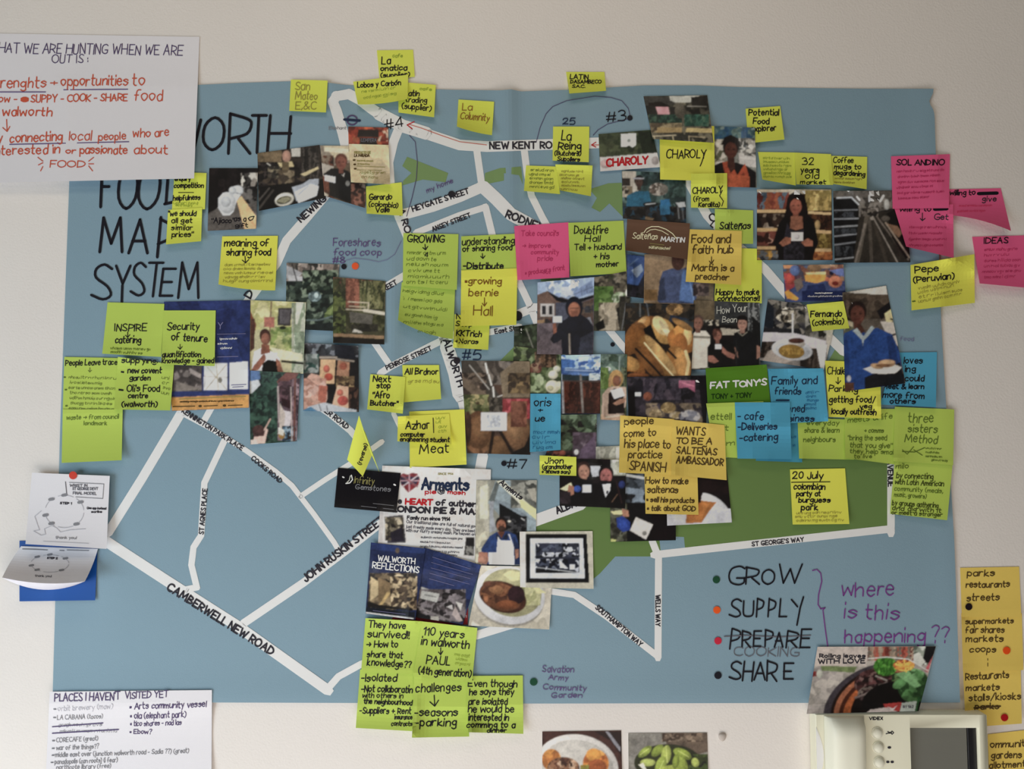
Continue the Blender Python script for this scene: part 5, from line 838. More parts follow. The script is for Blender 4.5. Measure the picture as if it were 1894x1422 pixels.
# --- lower left
note('yellow-green sticky note headed All, right of the Next stop note', 'LY', [744, 675, 812, 675, 816, 738, 747, 744],
     [('All Brdnor', 749, 692, 810, 11, 'k', 0, 1.9), ('~~', 752, 708, 812, 708, 1, 8, 'y')], (3, 3))
note('yellow-green sticky note reading Next stop Butcher', 'LY', [685, 692, 750, 697, 745, 765, 679, 757],
     [('Next', 690, 706, 722, 11, 'k', 0, 2), ('stop', 697, 718, 721, 10, 'k', 0, 2), ('"Afro', 689, 736, 720, 12, 'k', 0, 2), ('Butcher"', 685, 749, 736, 9, 'k', 2, 2)], (4, 5))
note('large yellow sticky note reading Meat, under a smaller note about a student', 'Y', [757, 761, 859, 757, 863, 859, 758, 865],
     [('Meat', 776, 840, 829, 17, 'k', -4, 1.9)], (3, 4))
note('small yellow sticky note about a computer engineering student, lying on the Meat note', 'Y', [736, 770, 831, 765, 835, 821, 735, 816],
     [('Azhar', 750, 794, 794, 14, 'k', -2, 2), ('computer', 741, 807, 785, 8, 'k', 0, 1.8), ('engineering student', 740, 816, 831, 8, 'k', 1, 1.7), ('=', 'k', 1.5, 801, 773, 802, 800), ('~~', 806, 775, 826, 800, 4, 7, 'o')], (3, 4))
photo('white pie and mash menu flyer with a red heart and bold headlines', [707, 861, 908, 868, 903, 1060, 697, 1045],
 '''f dcd8d6; p cfcac8 700 861 712 861 706 1045 697 1045; p 8a2430 738 880 746 875 755 878 762 874 772 876 777 886 774 897 755 911 742 896; p 3a2c48 740 882 776 882 770 896 742 896; l 2.5 d0c4c8 744 880 772 900; l 2.5 d0c4c8 772 880 744 900; l 2.5 c8a0a8 757 878 757 908; l 2 c8a0a8 740 889 776 889; l 2 8a2430 744 880 772 900
 p 4c4a50 711 956 745 952 751 1003 717 1005; n 713 957 747 1000 6 8 4a4438 8a806c 2c2428 6a6050 c8bca4; p 2c2434 722 985 742 975 748 1000 724 1003; p 2a2628 862 993 878 994 876 1028 858 1026; n 862 1010 876 1026 5 5 8a8884 3a3838; p 3c3c44 908 890 911 890 905 1060 900 1060''',
 [('Arments', 780, 905, 866, 20, 'i', 1, 4.2), ('pie', 786, 913, 806, 7, 'R', 0, 1.8), ('mash', 828, 913, 860, 7, 'R', 2, 1.8), ('=', 'd', 1.6, 822, 908, 820, 902, 814, 901, 810, 905, 810, 911, 815, 914, 821, 912, 822, 906), ('e', 813, 911, 819, 7, 'd', 0, 1.4), ('SINCE 1914', 810, 878, 838, 3.5, 'gd', 0, .8),
  ('the', 722, 931, 742, 9, 'd', 0, 2.4), ('HEART', 750, 932, 799, 9.5, 'R', 2, 3, 1), ('of authentic', 807, 934, 900, 9.5, 'd', 4, 2.8, 1), ('LONDON PIE & MASH', 727, 946, 900, 10, 'd', 6, 3.2, 1), ('Family run since 1914', 753, 960, 832, 6, 'd', 3, 1.6), ('Our traditional pies are full of natural goodness', 752, 967, 900, 5, 'lg', 10, 1), ('just freshly made every day. They are best served', 751, 976, 900, 5, 'lg', 10, 1), ('with our fluffy creamy mash. Pie heaven on a plate', 751, 983, 900, 5, 'lg', 9, 1),
  ('~~', 776, 995, 855, 1020, 4, 4, 'lg'), ('~~', 785, 1026, 850, 1032, 2, 4, 'lg')], bend=(2, 2), name='flyer', cat='flyer', group='printed cards and flyers', hand=.25, cell=1.4)
photo('photograph of a bearded man in white apron under a slanted cream shop sign', [881, 888, 993, 888, 990, 1046, 878, 1043],
 '''f 9c9c92; p b8b4a4 881 888 902 890 900 1040 878 1040; n 881 900 905 1045 12 24 c8c4b0 b0ac9c d4d0c0; p dcdcc8 888 900 903 895 903 960 888 960; p 9cacb4 903 930 918 885 950 890 993 965 993 1000 930 960; p 8c9aa4 905 920 940 930 993 965 940 950; n 945 888 993 940 16 12 6a6c68 84847c 9c9c94 565854; p b8b4a8 975 905 990 902 993 930 985 925; p 6c7474 904 925 920 886 926 886 914 930
 p e4e2cc 918 890 930 888 993 946 993 962; p e8e8a8 960 920 992 942 993 962 964 938; p 17171a 923 930 975 960 975 1010 963 1045 925 1000; n 930 955 975 985 8 6 24242a 4c4c50 16161a; l 1.5 e0e0e0 964 958 970 962; e 942 964 3 2 e0dcd0; p a8acb4 906 928 914 926 912 950 918 980 906 985; p 2a4880 890 1015 905 992 918 984 940 982 955 990 962 1020 960 1045 892 1045; p 22345c 950 992 964 1015 962 1045 950 1045; h 927 971 11 a06c54 241c1c; e 928 978 7 6 4a342c; p 7a4c3c 920 984 928 996 934 984
 p 24304c 918 985 928 998 938 984 940 998 918 998; p dfe0e8 921 992 927 1000 945 1000 940 988 943 988 950 1010 952 1044 905 1045 904 1022 918 1022; p e8eaf0 904 1022 924 1022 924 1040 904 1040; p b4806c 884 1040 886 1020 902 1022 904 1036 900 1044; e 893 1036 9 7 b88874; p b0806c 952 1015 960 1016 960 1030 954 1034''',
 [('Arments', 923, 894, 962, 9, 'd', 30, 2)], bend=(1, 1), cell=1.15)
photo('red card edge peeking out under the book and the plate print', [745, 1112, 866, 1122, 865, 1155, 720, 1152], 'f 8c1c28; r 852 1120 868 1156 a82030', [('81', 856, 1142, 862, 4, 'w', 0, .9)], name='business_card', cat='card', group='printed cards and flyers', bend=(.3, .3))
photo('photograph of a meat pie and mash on a white oval plate', [889, 1046, 1022, 1048, 1016, 1164, 866, 1157],
 '''f cfc8b8; n 866 1046 1022 1164 26 26 d0c9b9 cac3b2 d6cfc0; e 942 1104 66 54 b4aea4 12; e 942 1101 66 53 e6e6ea 12; e 946 1096 56 44 b8b48c 12; n 960 1080 1000 1120 12 12 b8b888 c0be94 acac7c; p dcd8a8 930 1062 944 1054 962 1058 962 1072 948 1076; p d4d0a0 982 1082 996 1086 1010 1096 994 1098; e 930 1104 45 28 5a3424 18; e 926 1103 40 25 7c5034 18; ne 922 1100 34 20 12 10 7c5034 a06c48 5a3828 8c5c3c 6a4430; e 955 1100 16 17 3c2028; e 918 1090 14 8 a87850 10; e 905 1080 12 6 7a4c34; e 938 1118 20 8 8c5430''', cell=1.2)
photo('print of a black framed black and white shop photograph on cream card', [961, 983, 1096, 982, 1098, 1089, 962, 1086],
 '''f c8c4b4; p dcd8d4 961 983 972 983 973 1086 962 1086; p 121116 973 988 1085 987 1090 1077 973 1078; p d8dce4 981 996 1078 995 1082 1070 981 1070; p 3a3e50 991 1005 1071 1005 1072 1060 991 1059; n 991 1005 1071 1022 9 6 3c4054 5c6478 282c3c; n 1040 1005 1070 1028 7 6 14161e 3a3e4c c8ccd4; l 3 20242e 991 1030 1071 1028; n 1000 1022 1068 1030 6 6 c8ccd8 4c5064 1c2028; l 3 1c2028 991 1036 1071 1034; n 991 1034 1071 1058 8 8 24283a 4c5468 8c94a4 c8ccd8 1a1c28
 p e0e4ea 1034 1034 1052 1052 1036 1050; p d8dce4 1054 1044 1064 1044 1064 1054 1054 1054; p e4e8ee 992 1004 998 1008 996 1012; p 14151c 991 1052 1045 1056 1071 1060 991 1060; l 1.2 d8dce0 991 1049 1071 1059''', cell=1.15)
photo('tilted dark blue back cover with a black and white shop picture at its foot', [784, 1012, 890, 1045, 856, 1155, 760, 1140],
 '''f 24386a; n 770 1010 890 1090 50 30 263a6e 223466; p 1c2c5a 760 1140 770 1090 850 1100 870 1110 856 1156; p b8b8b4 779 1085 814 1096 810 1112 776 1106; p 4a4444 770 1088 800 1094 862 1108 852 1152 764 1140; n 770 1090 862 1150 9 8 3c3638 5c5456 241f22 8a8286; p c0c0bc 780 1092 813 1098 808 1114 776 1106; l 1.5 6a6a6a 786 1100 806 1104; p b8aaa8 836 1136 842 1120 856 1148 848 1150; p c8c4c4 826 1122 836 1118 838 1128; p d0ccc8 842 1112 856 1116 852 1130; p 14121a 764 1128 800 1142 852 1156 762 1142; l 3 8a8484 772 1122 830 1146; r 797 1140 812 1150 b8b4ac''',
 [('=', 'u2', .8, 800, 1030, 870, 1052), ('=', 'u2', .8, 798, 1040, 874, 1062), ('=', 'u2', .8, 797, 1050, 870, 1070), ('=', 'u2', .8, 795, 1060, 868, 1080), ('=', 'u2', .8, 794, 1070, 840, 1083)], name='book', cat='book', group=None, bend=(2, 3))
photo('navy book cover titled WALWORTH REFLECTIONS over a sepia tram interior', [686, 1003, 787, 1014, 768, 1146, 676, 1135],
 '''f 1c2c58; p 243c74 686 1003 787 1014 785 1024 684 1016; p 5c5040 684 1060 770 1064 764 1128 680 1120; n 684 1060 772 1128 9 8 5a4c3c 3a2e26 7c6c54 a08c6c 2c2420; p c8b48c 686 1066 704 1078 700 1100 684 1112; p 8a7454 700 1068 726 1080 722 1104 700 1112; p a89064 722 1090 726 1094 704 1122 698 1122; p c8ac74 716 1094 722 1096 704 1124 700 1122; e 738 1068 10 6 d0c0a0; n 722 1066 772 1126 6 6 5c4c3c 9c8868 3a2e26 c8b490; p 1c140f 680 1112 700 1118 764 1126 764 1130 680 1122; p 101828 676 1122 768 1132 768 1146 676 1135; e 735 1018 4 5 6a5c50; l 2 f0f0f0 677 1133 764 1144''',
 [('WALWORTH', 699, 1037, 767, 10, 'w', 6, 2), ('REFLECTIONS', 689, 1050, 774, 11, 'w', 9, 2), ('=', 'u2', .8, 690, 1129, 750, 1136)], name='book', cat='book', group=None, hand=.15, bend=(2, 2), cell=1.15)
# glossy black card and the folded note on it
_, S_ = note('glossy black business card with a white feather and gold lettering', '0f0d12', [625, 865, 741, 875, 733, 948, 618, 938],
     [('Infinity', 655, 893, 691, 12, 'gd', 3, 1.1), ('Gemstones', 657, 904, 722, 9, 'g', 5, 1.3), ('=', 'w', 2.2, 650, 879, 652, 887, 647, 893, 640, 894), ('=', 'wg', 1.6, 648, 880, 646, 888, 641, 893), ('=', 'w', 2.5, 634, 882, 636, 883), ('=', 'w', 3, 729, 896, 731, 897), ('=', 'g', .8, 690, 931, 728, 935), ('=', 'g', .8, 668, 936, 728, 942)],
     (2, 2), name='business_card', cat='card', group='printed cards and flyers', rough=.22, spec=.5)
def leaf(quad, hs, marks=(), cell=5):
    """one half of the crumpled note: corner heights in mm off the wall"""
    s = Sheet(quad, (0, 0), drape=False); hh = np.array(hs) / 1000.0
    base = max(float(o.g.max()) for o in SHEETS[:-1] if o.q[:, 0].max() > 625 and o.q[:, 0].min() < 735 and o.q[:, 1].max() > 860 and o.q[:, 1].min() < 940)
    n = s.n; v, u = np.mgrid[0:n + 1, 0:n + 1] / n
    s.g = base + .001 + hh[0] * (1 - u) * (1 - v) + hh[1] * u * (1 - v) + hh[2] * u * v + hh[3] * (1 - u) * v + .003 * np.sin(u * 3.14)
    return s
mb = MB(); mats = [mat(PAPER['LY'], .7, .2), mat(PAPER['LY'], .7, .2)]
s1 = leaf([664, 768, 688, 842, 671, 881, 642, 850], [34, 6, 1, 14]); s1.body(mb, 4); do_marks(s1, mb, [('(reverse)', 668, 860, 680, 8, 'k', -38, 1.4)], mats)
s2 = leaf([667, 785, 676, 800, 702, 874, 686, 838], [26, 20, 10, 6]); s2.body(mb, 4)
o = mb.build('sticky_note', mats); tag(o, 'folded yellow-green sticky note sticking out from the glossy black card', 'sticky note', NOTE_G)
# --- bottom notes
note('lime sticky note with suppliers and rent lines, leftmost over the bottom map edge', 'LG', [666, 1238, 775, 1242, 762, 1352, 658, 1346],
     [('-Isolated', 668, 1260, 733, 13, 'k', 0, 2), ('-Not collaboratin', 668, 1279, 762, 12, 'k', 2, 2), ('with others in', 670, 1290, 745, 9, 'k', 1, 1.5), ('the neighbourhood', 673, 1301, 762, 9, 'k', 3, 1.8), ('-Suppliers + Rent', 665, 1319, 760, 11, 'k', 1, 1.9), ('insurance', 730, 1330, 762, 8, 'k', 0, 1.6), ('contracts', 724, 1342, 762, 8, 'k', 0, 1.6)], (6, 6))
note('lime sticky note reading They have survived', 'LG', [676, 1143, 782, 1149, 775, 1247, 668, 1242],
     [('They have', 681, 1160, 749, 12, 'k', 3, 2), ('survived!!', 680, 1178, 756, 13, 'k', 3, 2), ('> How to', 678, 1197, 735, 12, 'k', 0, 1.9), ('share that', 679, 1215, 744, 11, 'k', 2, 1.9), ('knowledge??', 679, 1230, 760, 12, 'k', 5, 1.9)], (1, 1))
note('lime sticky note reading challenges, seasons, parking', 'LG', [766, 1248, 864, 1252, 868, 1362, 762, 1364],
     [('challenges', 769, 1280, 852, 15, 'k', -3, 2), ('=', 'k', 1.9, 803, 1286, 804, 1306, 795, 1298), ('=', 'k', 1.9, 804, 1306, 811, 1295), ('-seasons', 767, 1324, 846, 14, 'k', 0, 2.1), ('-parking', 767, 1342, 844, 14, 'k', 0, 2.2)], (7, 7))
note('lime sticky note beginning Even though he says, rightmost of the bottom row', 'LG', [862, 1250, 967, 1249, 968, 1357, 866, 1354],
     [('Even though', 866, 1269, 956, 12, 'k', 2, 1.9), ('he says they', 868, 1285, 950, 12, 'k', 0, 1.9), ('are isolated', 867, 1303, 938, 12, 'k', 0, 1.9), ('he would be', 866, 1317, 950, 13, 'k', 0, 2), ('interested in', 867, 1332, 940, 12, 'k', 0, 2), ('comming to a', 863, 1345, 952, 11, 'k', 1, 2), ('dinner', 901, 1354, 936, 7, 'k', 0, 1.8)], (5, 5))
note('lime sticky note reading 110 years in walworth', 'LG', [780, 1149, 883, 1161, 873, 1262, 764, 1251],
     [('110 years', 783, 1174, 857, 14, 'k', 7, 2), ('in walworth', 779, 1192, 867, 15, 'k', 8, 2.1), ('=', 'k', 1.7, 815, 1198, 815, 1211, 811, 1206), ('=', 'k', 1.7, 815, 1211, 819, 1204), ('PAUL', 788, 1227, 832, 15, 'k', 3, 1.9), ('(4th generation)', 774, 1246, 871, 13, 'k', 6, 2), ('~~', 838, 1212, 868, 1228, 3, 6, 'o')], (1, 2))
# --- right side orange column
note('orange sticky note reading restaurants, markets, stalls, its last word struck out', 'O', [1781, 1234, 1888, 1236, 1890, 1338, 1786, 1345],
     [('Restaurants', 1786, 1257, 1866, 12, 'ob', -4, 2), ('markets', 1787, 1277, 1848, 11, 'ob', -1, 2), ('stalls/kiosks', 1792, 1296, 1888, 12, 'ob', -3, 1.9), ('parks', 1803, 1311, 1848, 10, 'ob', 0, 2), ('=', 'ob', 3, 1802, 1309, 1850, 1306)], (3, 4))
note('orange sticky note reading supermarkets, fair shares, markets, coops', 'O', [1778, 1134, 1890, 1134, 1893, 1239, 1781, 1241],
     [('supermarkets', 1786, 1154, 1874, 9, 'ob', -2, 1.9), ('fair shares', 1786, 1170, 1857, 11, 'ob', 0, 1.9), ('markets', 1787, 1187, 1855, 11, 'ob', -1, 2), ('coops', 1794, 1206, 1842, 11, 'ob', 0, 1.9), ('=', 'ob', 1.3, 1827, 1218, 1827, 1221), ('=', 'ob', 1.3, 1827, 1226, 1827, 1232)], (2, 3))
s_a = SHEETS[-1]
note('orange sticky note reading parks, restaurants, streets, topmost of the orange column', 'O', [1776, 1050, 1885, 1048, 1889, 1141, 1779, 1141],
     [('parks', 1789, 1065, 1839, 11, 'ob', 0, 2), ('restaurants', 1787, 1087, 1867, 11, 'ob', -2, 2), ('streets', 1788, 1111, 1848, 12, 'ob', -1, 2)], (1, 1))
s_b = SHEETS[-1]
note('orange sticky note about community gardens in the bottom right corner', 'O', [1827, 1358, 1905, 1349, 1912, 1450, 1830, 1452],
     [('community', 1822, 1383, 1905, 12, 'ob', -3, 2), ('gardens', 1834, 1402, 1889, 12, 'ob', -1, 2), ('allotments', 1830, 1421, 1905, 11, 'ob', -4, 2)], (3, 3))
dot(1792, 1122, 6.5, '1a1016', 'black dot sticker on the topmost orange note', s_b)
dot(1862, 1203, 7, 'd04818', 'orange dot sticker right of the word coops on an orange note', s_a)
dot(1858, 1327, 6.8, '9c1418', 'dark red dot sticker on the note with the struck out word', SHEETS[[i for i, s in enumerate(SHEETS) if s.q[0][0] == 1781][0]])
# --- lower left papers
o_, s_ = note('white paper list of places not visited yet, in the bottom left corner', 'W', [92, 1279, 392, 1276, 391, 1450, 84, 1450],
     [("PLACES I HAVEN'T", 101, 1297, 222, 14, 'v', -3, 1.9), ('VISITED YET', 231, 1292, 311, 12, 'v', -3, 1.7), ('*', 99, 1314, 103, 6, 'g'), ('orbit brewery (maw)', 107, 1315, 208, 9, 'g2', -5, 1.1), ('*', 99, 1329, 103, 6, 'g'), ('LA CABANA (tacos)', 106, 1331, 190, 8, 'g', -3, 1.1), ('=', 'v', 2, 97, 1344, 190, 1337), ('~~', 106, 1343, 188, 1343, 1, 7, 'g'), ('=', 'v', 2.2, 97, 1356, 219, 1349), ('~~', 106, 1355, 216, 1355, 1, 7, 'g'),
      ('*', 97, 1372, 101, 6, 'g'), ('CORECAFE (great)', 104, 1373, 181, 8, 'g', -4, 1.1), ('*', 96, 1386, 100, 6, 'g'), ('war of the things??', 104, 1387, 182, 8, 'g', -3, 1.2), ('*', 96, 1399, 100, 6, 'g'), ('middle east over (junction walworth road - Sadia ??) (great)', 102, 1400, 349, 8, 'g', -8, 1.2), ('*', 94, 1412, 98, 6, 'g'), ('panadopolis (can roots) (i fear)', 101, 1413, 217, 8, 'g', -4, 1.2), ('northcote library (free)', 104, 1423, 205, 8, 'g', -3, 1.1),
      ('* Arts community vessel', 240, 1312, 381, 11, 'v', -5, 1.6), ('* ola (elephant park)', 241, 1329, 344, 11, 'v', -3, 1.5), ('* tico shares - nad las', 241, 1343, 335, 9, 'v', -3, 1.4), ('* Ebow?', 240, 1357, 280, 8, 'v', 0, 1.4)],
     bend=(3, 3), name='paper_sheet', cat='paper', group=None, spec=.1)
s_ = Sheet([36, 1000, 181, 1000, 176, 1110, 36, 1112], (2, 1)); mb = MB(); mats = [mat('0a4288', .5, .3)] * 2; s_.body(mb, 7); o = mb.build('flyer', mats)
tag(o, 'blue card under the folded white leaflets at the left edge', 'flyer', 'printed cards and flyers')
RING = []
def ring(cx, cy, rx, ry, k):
    return [('=', 'g2', 1.1) + tuple(c for a in np.linspace(a0, a0 + .8, 8) for c in (cx + rx * math.cos(a), cy + ry * math.sin(a))) for a0 in (-2.9, -1.9, -.9, .1, 1.1, 2.1)] + \
           [('=', 'g', k, cx + rx * math.cos(a) - 3, cy + ry * math.sin(a), cx + rx * math.cos(a) + 3, cy + ry * math.sin(a) - 1) for a in (-1.57, -2.3, -.6, 2.9, 2.3, .9)]
s_ = Sheet([39, 1010, 181, 1015, 157, 1075, 4, 1068], (44, 40), bow=7, rbow=2); mb = MB(); mats = [mat(PAPER['W'], .7, .15), mat('c8c6d0', .7, .15)]; s_.body(mb, 5)
do_marks(s_, mb, ring(92, 1042, 35, 16, 4) + [('=', 'g', 2, 42, 1015, 118, 1018), ('=', 'g', 1.6, 124, 1017, 164, 1018), ('STEP 2', 87, 1033, 106, 3, 'd', 1, 1.2), ('thank you!', 65, 1066, 95, 3.5, 'lg', 1, 1)], mats, .2)
# the rolled-under tail of the same leaflet
n = 16; uu, vv = np.meshgrid(np.linspace(0, 1, n + 1), np.linspace(0, 1, 9), indexing='ij')
e0x = 4 + 153 * uu; e0y = 1068 + 7 * uu + 7 * 4 * uu * (1 - uu); sag = 1 - (2 * uu - 1) ** 2
hx = s_.huv(uu, np.ones_like(uu)); px_ = e0x; py_ = e0y + 12 * sag * vv; hh_ = hx * (1 - vv) + .006 * vv + .004 * np.sin(vv * 3.14)
mb.addnp(P3(px_, py_, hh_), gridfaces(n, 8)[:, ::-1], 1); o = mb.build('leaflet', mats, smooth=False)
tag(o, 'white folded leaflet with a ring diagram, curling up below the pinned one', 'leaflet', 'white ring diagram leaflets at the left edge')
SHEETS.remove(s_)
qr = []   # the printed code is left out; only its caption stays
_, sp_ = note('white leaflet with a ring diagram and a boxed pen note, under the red dot', 'W', [59, 874, 203, 880, 197, 1015, 47, 1006],
     ring(119, 946, 36, 30, 5.5) + [('=', 'lg', 1.4, 121, 891, 123, 912), ('=', 'g', 1.1, 128, 892, 192, 895, 190, 922, 140, 919), ('WRIST IN', 129, 900, 161, 4.5, 'lg', 0, 1.1), ('ST GEORGE DEVT', 134, 906, 181, 4.5, 'lg', 0, 1.1), ('FINAL MODEL', 135, 914, 178, 4.5, 'lg', 1, 1.1),
     ('STEP 1', 111, 932, 132, 3.5, 'd', 1, 1.2), ('Use app instead', 161, 941, 196, 3.5, 'd', 1, 1.2), ('scribe', 169, 948, 188, 3.5, 'd', 0, 1.2), ('thank you!', 103, 996, 141, 4.5, 'g', 1, 1), ('=', 'g2', 1, 80, 1001, 164, 1005), ('=', 'g2', 1.1, 76, 945, 64, 955, 70, 972, 73, 980, 62, 982, 76, 990, 84, 988, 82, 978, 96, 972, 104, 976, 112, 984, 130, 980, 158, 978)],
     bend=(14, 4), name='leaflet', cat='leaflet', group='white ring diagram leaflets at the left edge', hand=.3, spec=.1, lift=8)
dot(135, 879, 7.4, 'b43220', 'red dot sticker holding the white leaflet at the left map edge', sp_)
# --- photographs under the map
photo('photograph of a white plate with shredded meat and saffron rice, cut by the lower frame', [1003, 1353, 1149, 1351, 1151, 1450, 1003, 1450],
 '''f 4c2c24; p 2c1814 1100 1353 1150 1352 1150 1400 1130 1370; p 8c8c94 1120 1353 1126 1353 1148 1382 1147 1390 1136 1376; e 1066 1420 78 62 d8d4d0 8; e 1066 1424 70 56 c4c0ba 8; ne 1020 1405 18 20 9 9 c08434 b0702c d89c48; ne 1102 1412 24 26 9 9 d08c2c b0641c e0a44c c47824; e 1098 1396 14 12 dc9c3c; e 1104 1420 18 16 a85c24; ne 1042 1420 30 20 5 9 a88468 6c4430 c8a88c 4c2c20 8c6448; n 1074 1415 1090 1440 6 6 8c8c3c a0882c''', cell=1.3)
photo('photograph of green cardamom pods on a grey cloth, cut by the lower frame', [1162, 1356, 1308, 1355, 1311, 1450, 1163, 1450],
 '''f 8c8880; n 1162 1355 1230 1420 24 24 8c8880 98948c 84807a; p 6a5a4c 1225 1355 1308 1355 1310 1390 1270 1400 1235 1380; n 1225 1355 1300 1372 9 6 7a6858 4c3c30 8c7a68; e 1235 1410 62 34 34381c; n 1275 1395 1310 1440 12 12 24281a 3c4420 4c5c28; e 1193 1390 15 7 9cac48 -40; e 1216 1388 14 8 8c9c3c -45; e 1232 1396 9 18 a8b454 8; e 1262 1394 18 9 94a43c 25; e 1198 1410 14 7 b8c468 0; e 1222 1418 10 20 a0b048 15; e 1238 1424 22 9 acb850 -10; e 1262 1414 9 16 9cac44 -25; e 1286 1410 7 9 b4c060 -20; e 1250 1408 6 14 8c9c38 10; p e8e4d0 1181 1414 1190 1410 1196 1424 1190 1424
 l 1 dce48c 1184 1396 1200 1384; l 1 dce48c 1232 1380 1234 1410; l 1 dce48c 1254 1388 1274 1400; l 1 d0dc80 1214 1434 1228 1406''', cell=1.2)
mb = MB(); a = np.linspace(0, 6.283, 17)[:-1]; V = [P3(np.array([1336.]), np.array([1361.]), .004)]
for f, h in ((.55, .0035), (.9, .002), (1, 0)): V.append(P3(1336 + 7.5 * f * np.cos(a), 1361 + (8 + 2 * np.sin(a)) * f * np.sin(a), h))
V = np.vstack(V); Fc = [(0, 1 + (i + 1) % 16, 1 + i) for i in range(16)] + [(1 + k * 16 + i, 1 + k * 16 + (i + 1) % 16, 17 + k * 16 + (i + 1) % 16, 17 + k * 16 + i) for k in range(2) for i in range(16)]
mb.add(V, Fc, 0); o = mb.build('adhesive_putty', [mat('a8a09a', .8, .1)], smooth=True); tag(o, 'small grey blob of adhesive putty on the bare wall by the cardamom print', 'putty')
# ---------------------------------------------------------------- door entry intercom at the bottom right
import mathutils
def px_at(px, py, h): return P3(np.array([float(px)]), np.array([float(py)]), h)[0]
root = bpy.data.objects.new('video_intercom', None); COL.objects.link(root)
HB = .022; p0 = px_at(1508, 1322, HB); p1 = px_at(1826, 1322, HB); x0, x1, zt = p0[0], p1[0], p0[2]; zb = zt - .225
root.location = ((x0 + x1) / 2, 0, zb); tag(root, 'cream plastic door entry intercom with dark screen, handset and three round buttons', 'intercom')
import bmesh
def part(name, bm, m, parent=root, bevel=0, seg=3, label=None):
    me = bpy.data.meshes.new(name); bm.to_mesh(me); bm.free(); me.materials.append(m); o = bpy.data.objects.new(name, me); COL.objects.link(o)
    org = mathutils.Vector(parent.location) if parent is root else mathutils.Vector(parent.location) + root.location
    for v in me.vertices: v.co -= org
    o.parent = parent
    if bevel:
        b = o.modifiers.new('b', 'BEVEL'); b.width = bevel; b.segments = seg; b.limit_method = 'ANGLE'
    for p in me.polygons: p.use_smooth = True
    me.shade_smooth() if hasattr(me, 'shade_smooth') else None
    if bevel or True:
        try: 
            n_ = o.modifiers.new('wn', 'WEIGHTED_NORMAL'); n_.keep_sharp = True
        except Exception: pass
    if label: o['label'] = label
    return o
CREAM = mat('d9ccb9', .38, .35); CREAM2 = mat('ddd1bf', .35, .35); SCR = mat('64645e', .25, .5); DRK = mat('141418', .3, .5)
def bmbox(x0, x1, y0, y1, z0, z1):
    bm = bmesh.new(); v = [bm.verts.new((x, y, z)) for x in (x0, x1) for y in (y0, y1) for z in (z0, z1)]
    for f in ((0, 1, 3, 2), (4, 6, 7, 5), (0, 4, 5, 1), (2, 3, 7, 6), (0, 2, 6, 4), (1, 5, 7, 3)): bm.faces.new([v[i] for i in f])
    bmesh.ops.recalc_face_normals(bm, faces=bm.faces[:]); return bm
# housing with a rectangular well for the screen
s0 = px_at(1683, 1346, HB); s1 = px_at(1812, 1346, HB); sx0, sx1, sz1 = s0[0], s1[0], s0[2]; sz0 = sz1 - .085
bm = bmesh.new()
def Q(*p): return bm.faces.new([bm.verts.new(q) for q in p])
F_ = -HB
for (a, b, c, d) in ((x0, sx0, zb, zt), (sx1, x1, zb, zt), (sx0, sx1, sz1, zt), (sx0, sx1, zb, sz0)): Q((a, F_, c), (b, F_, c), (b, F_, d), (a, F_, d))
Dp = -HB + .012
Q((sx0, F_, sz0), (sx0, F_, sz1), (sx0, Dp, sz1), (sx0, Dp, sz0)); Q((sx1, F_, sz1), (sx1, F_, sz0), (sx1, Dp, sz0), (sx1, Dp, sz1)); Q((sx0, F_, sz1), (sx1, F_, sz1), (sx1, Dp, sz1), (sx0, Dp, sz1)); Q((sx0, F_, sz0), (sx0, Dp, sz0), (sx1, Dp, sz0), (sx1, F_, sz0)); Q((sx0, Dp, sz0), (sx1, Dp, sz0), (sx1, Dp, sz1), (sx0, Dp, sz1))
Q((x0, F_, zb), (x0, F_, zt), (x0, -.001, zt), (x0, -.001, zb)); Q((x1, F_, zt), (x1, F_, zb), (x1, -.001, zb), (x1, -.001, zt)); Q((x0, F_, zt), (x1, F_, zt), (x1, -.001, zt), (x0, -.001, zt)); Q((x0, F_, zb), (x0, -.001, zb), (x1, -.001, zb), (x1, F_, zb)); Q((x0, -.001, zb), (x0, -.001, zt), (x1, -.001, zt), (x1, -.001, zb))
bmesh.ops.remove_doubles(bm, verts=bm.verts[:], dist=1e-6); bmesh.ops.recalc_face_normals(bm, faces=bm.faces[:])
part('housing', bm, CREAM, bevel=.0018)
part('screen', bmbox(sx0 + .0005, sx1 - .0125, Dp - .004, Dp - .0005, sz0 + .001, sz1 - .001), SCR, bevel=.0008, label='grey glass screen')
part('screen_surround', bmbox(sx1 - .0122, sx1 - .0006, Dp - .0052, Dp - .0004, sz0 + .001, sz1 - .001), DRK, bevel=.0008, label='black strip beside the screen')
# handset: a long bowed bar clipped on the left
hx0 = px_at(1531, 1340, HB + .012)[0]; hx1 = px_at(1606, 1340, HB + .012)[0]
bm = bmesh.new(); nx, nz = 14, 20; zt2 = zt - .0012; zb2 = zb + .004; grid = []
for i in range(nx + 1):
    a = i / nx; row = []
    for j in range(nz + 1):
        b = j / nz; z = zt2 + (zb2 - zt2) * b
        prof = (1 - abs(2 * a - 1) ** 3.5) ** .6; waist = 1 - .35 * math.sin(b * math.pi) ** 4
        row.append(bm.verts.new((hx0 + (hx1 - hx0) * a, -HB - .0008 - .020 * prof * waist * (1 if 0 < b < 1 else .55), z)))
    grid.append(row)
for i in range(nx):
    for j in range(nz): bm.faces.new((grid[i][j], grid[i][j + 1], grid[i + 1][j + 1], grid[i + 1][j]))
rim = [grid[i][0] for i in range(nx + 1)] + [grid[nx][j] for j in range(1, nz + 1)] + [grid[i][nz] for i in range(nx - 1, -1, -1)] + [grid[0][j] for j in range(nz - 1, 0, -1)]
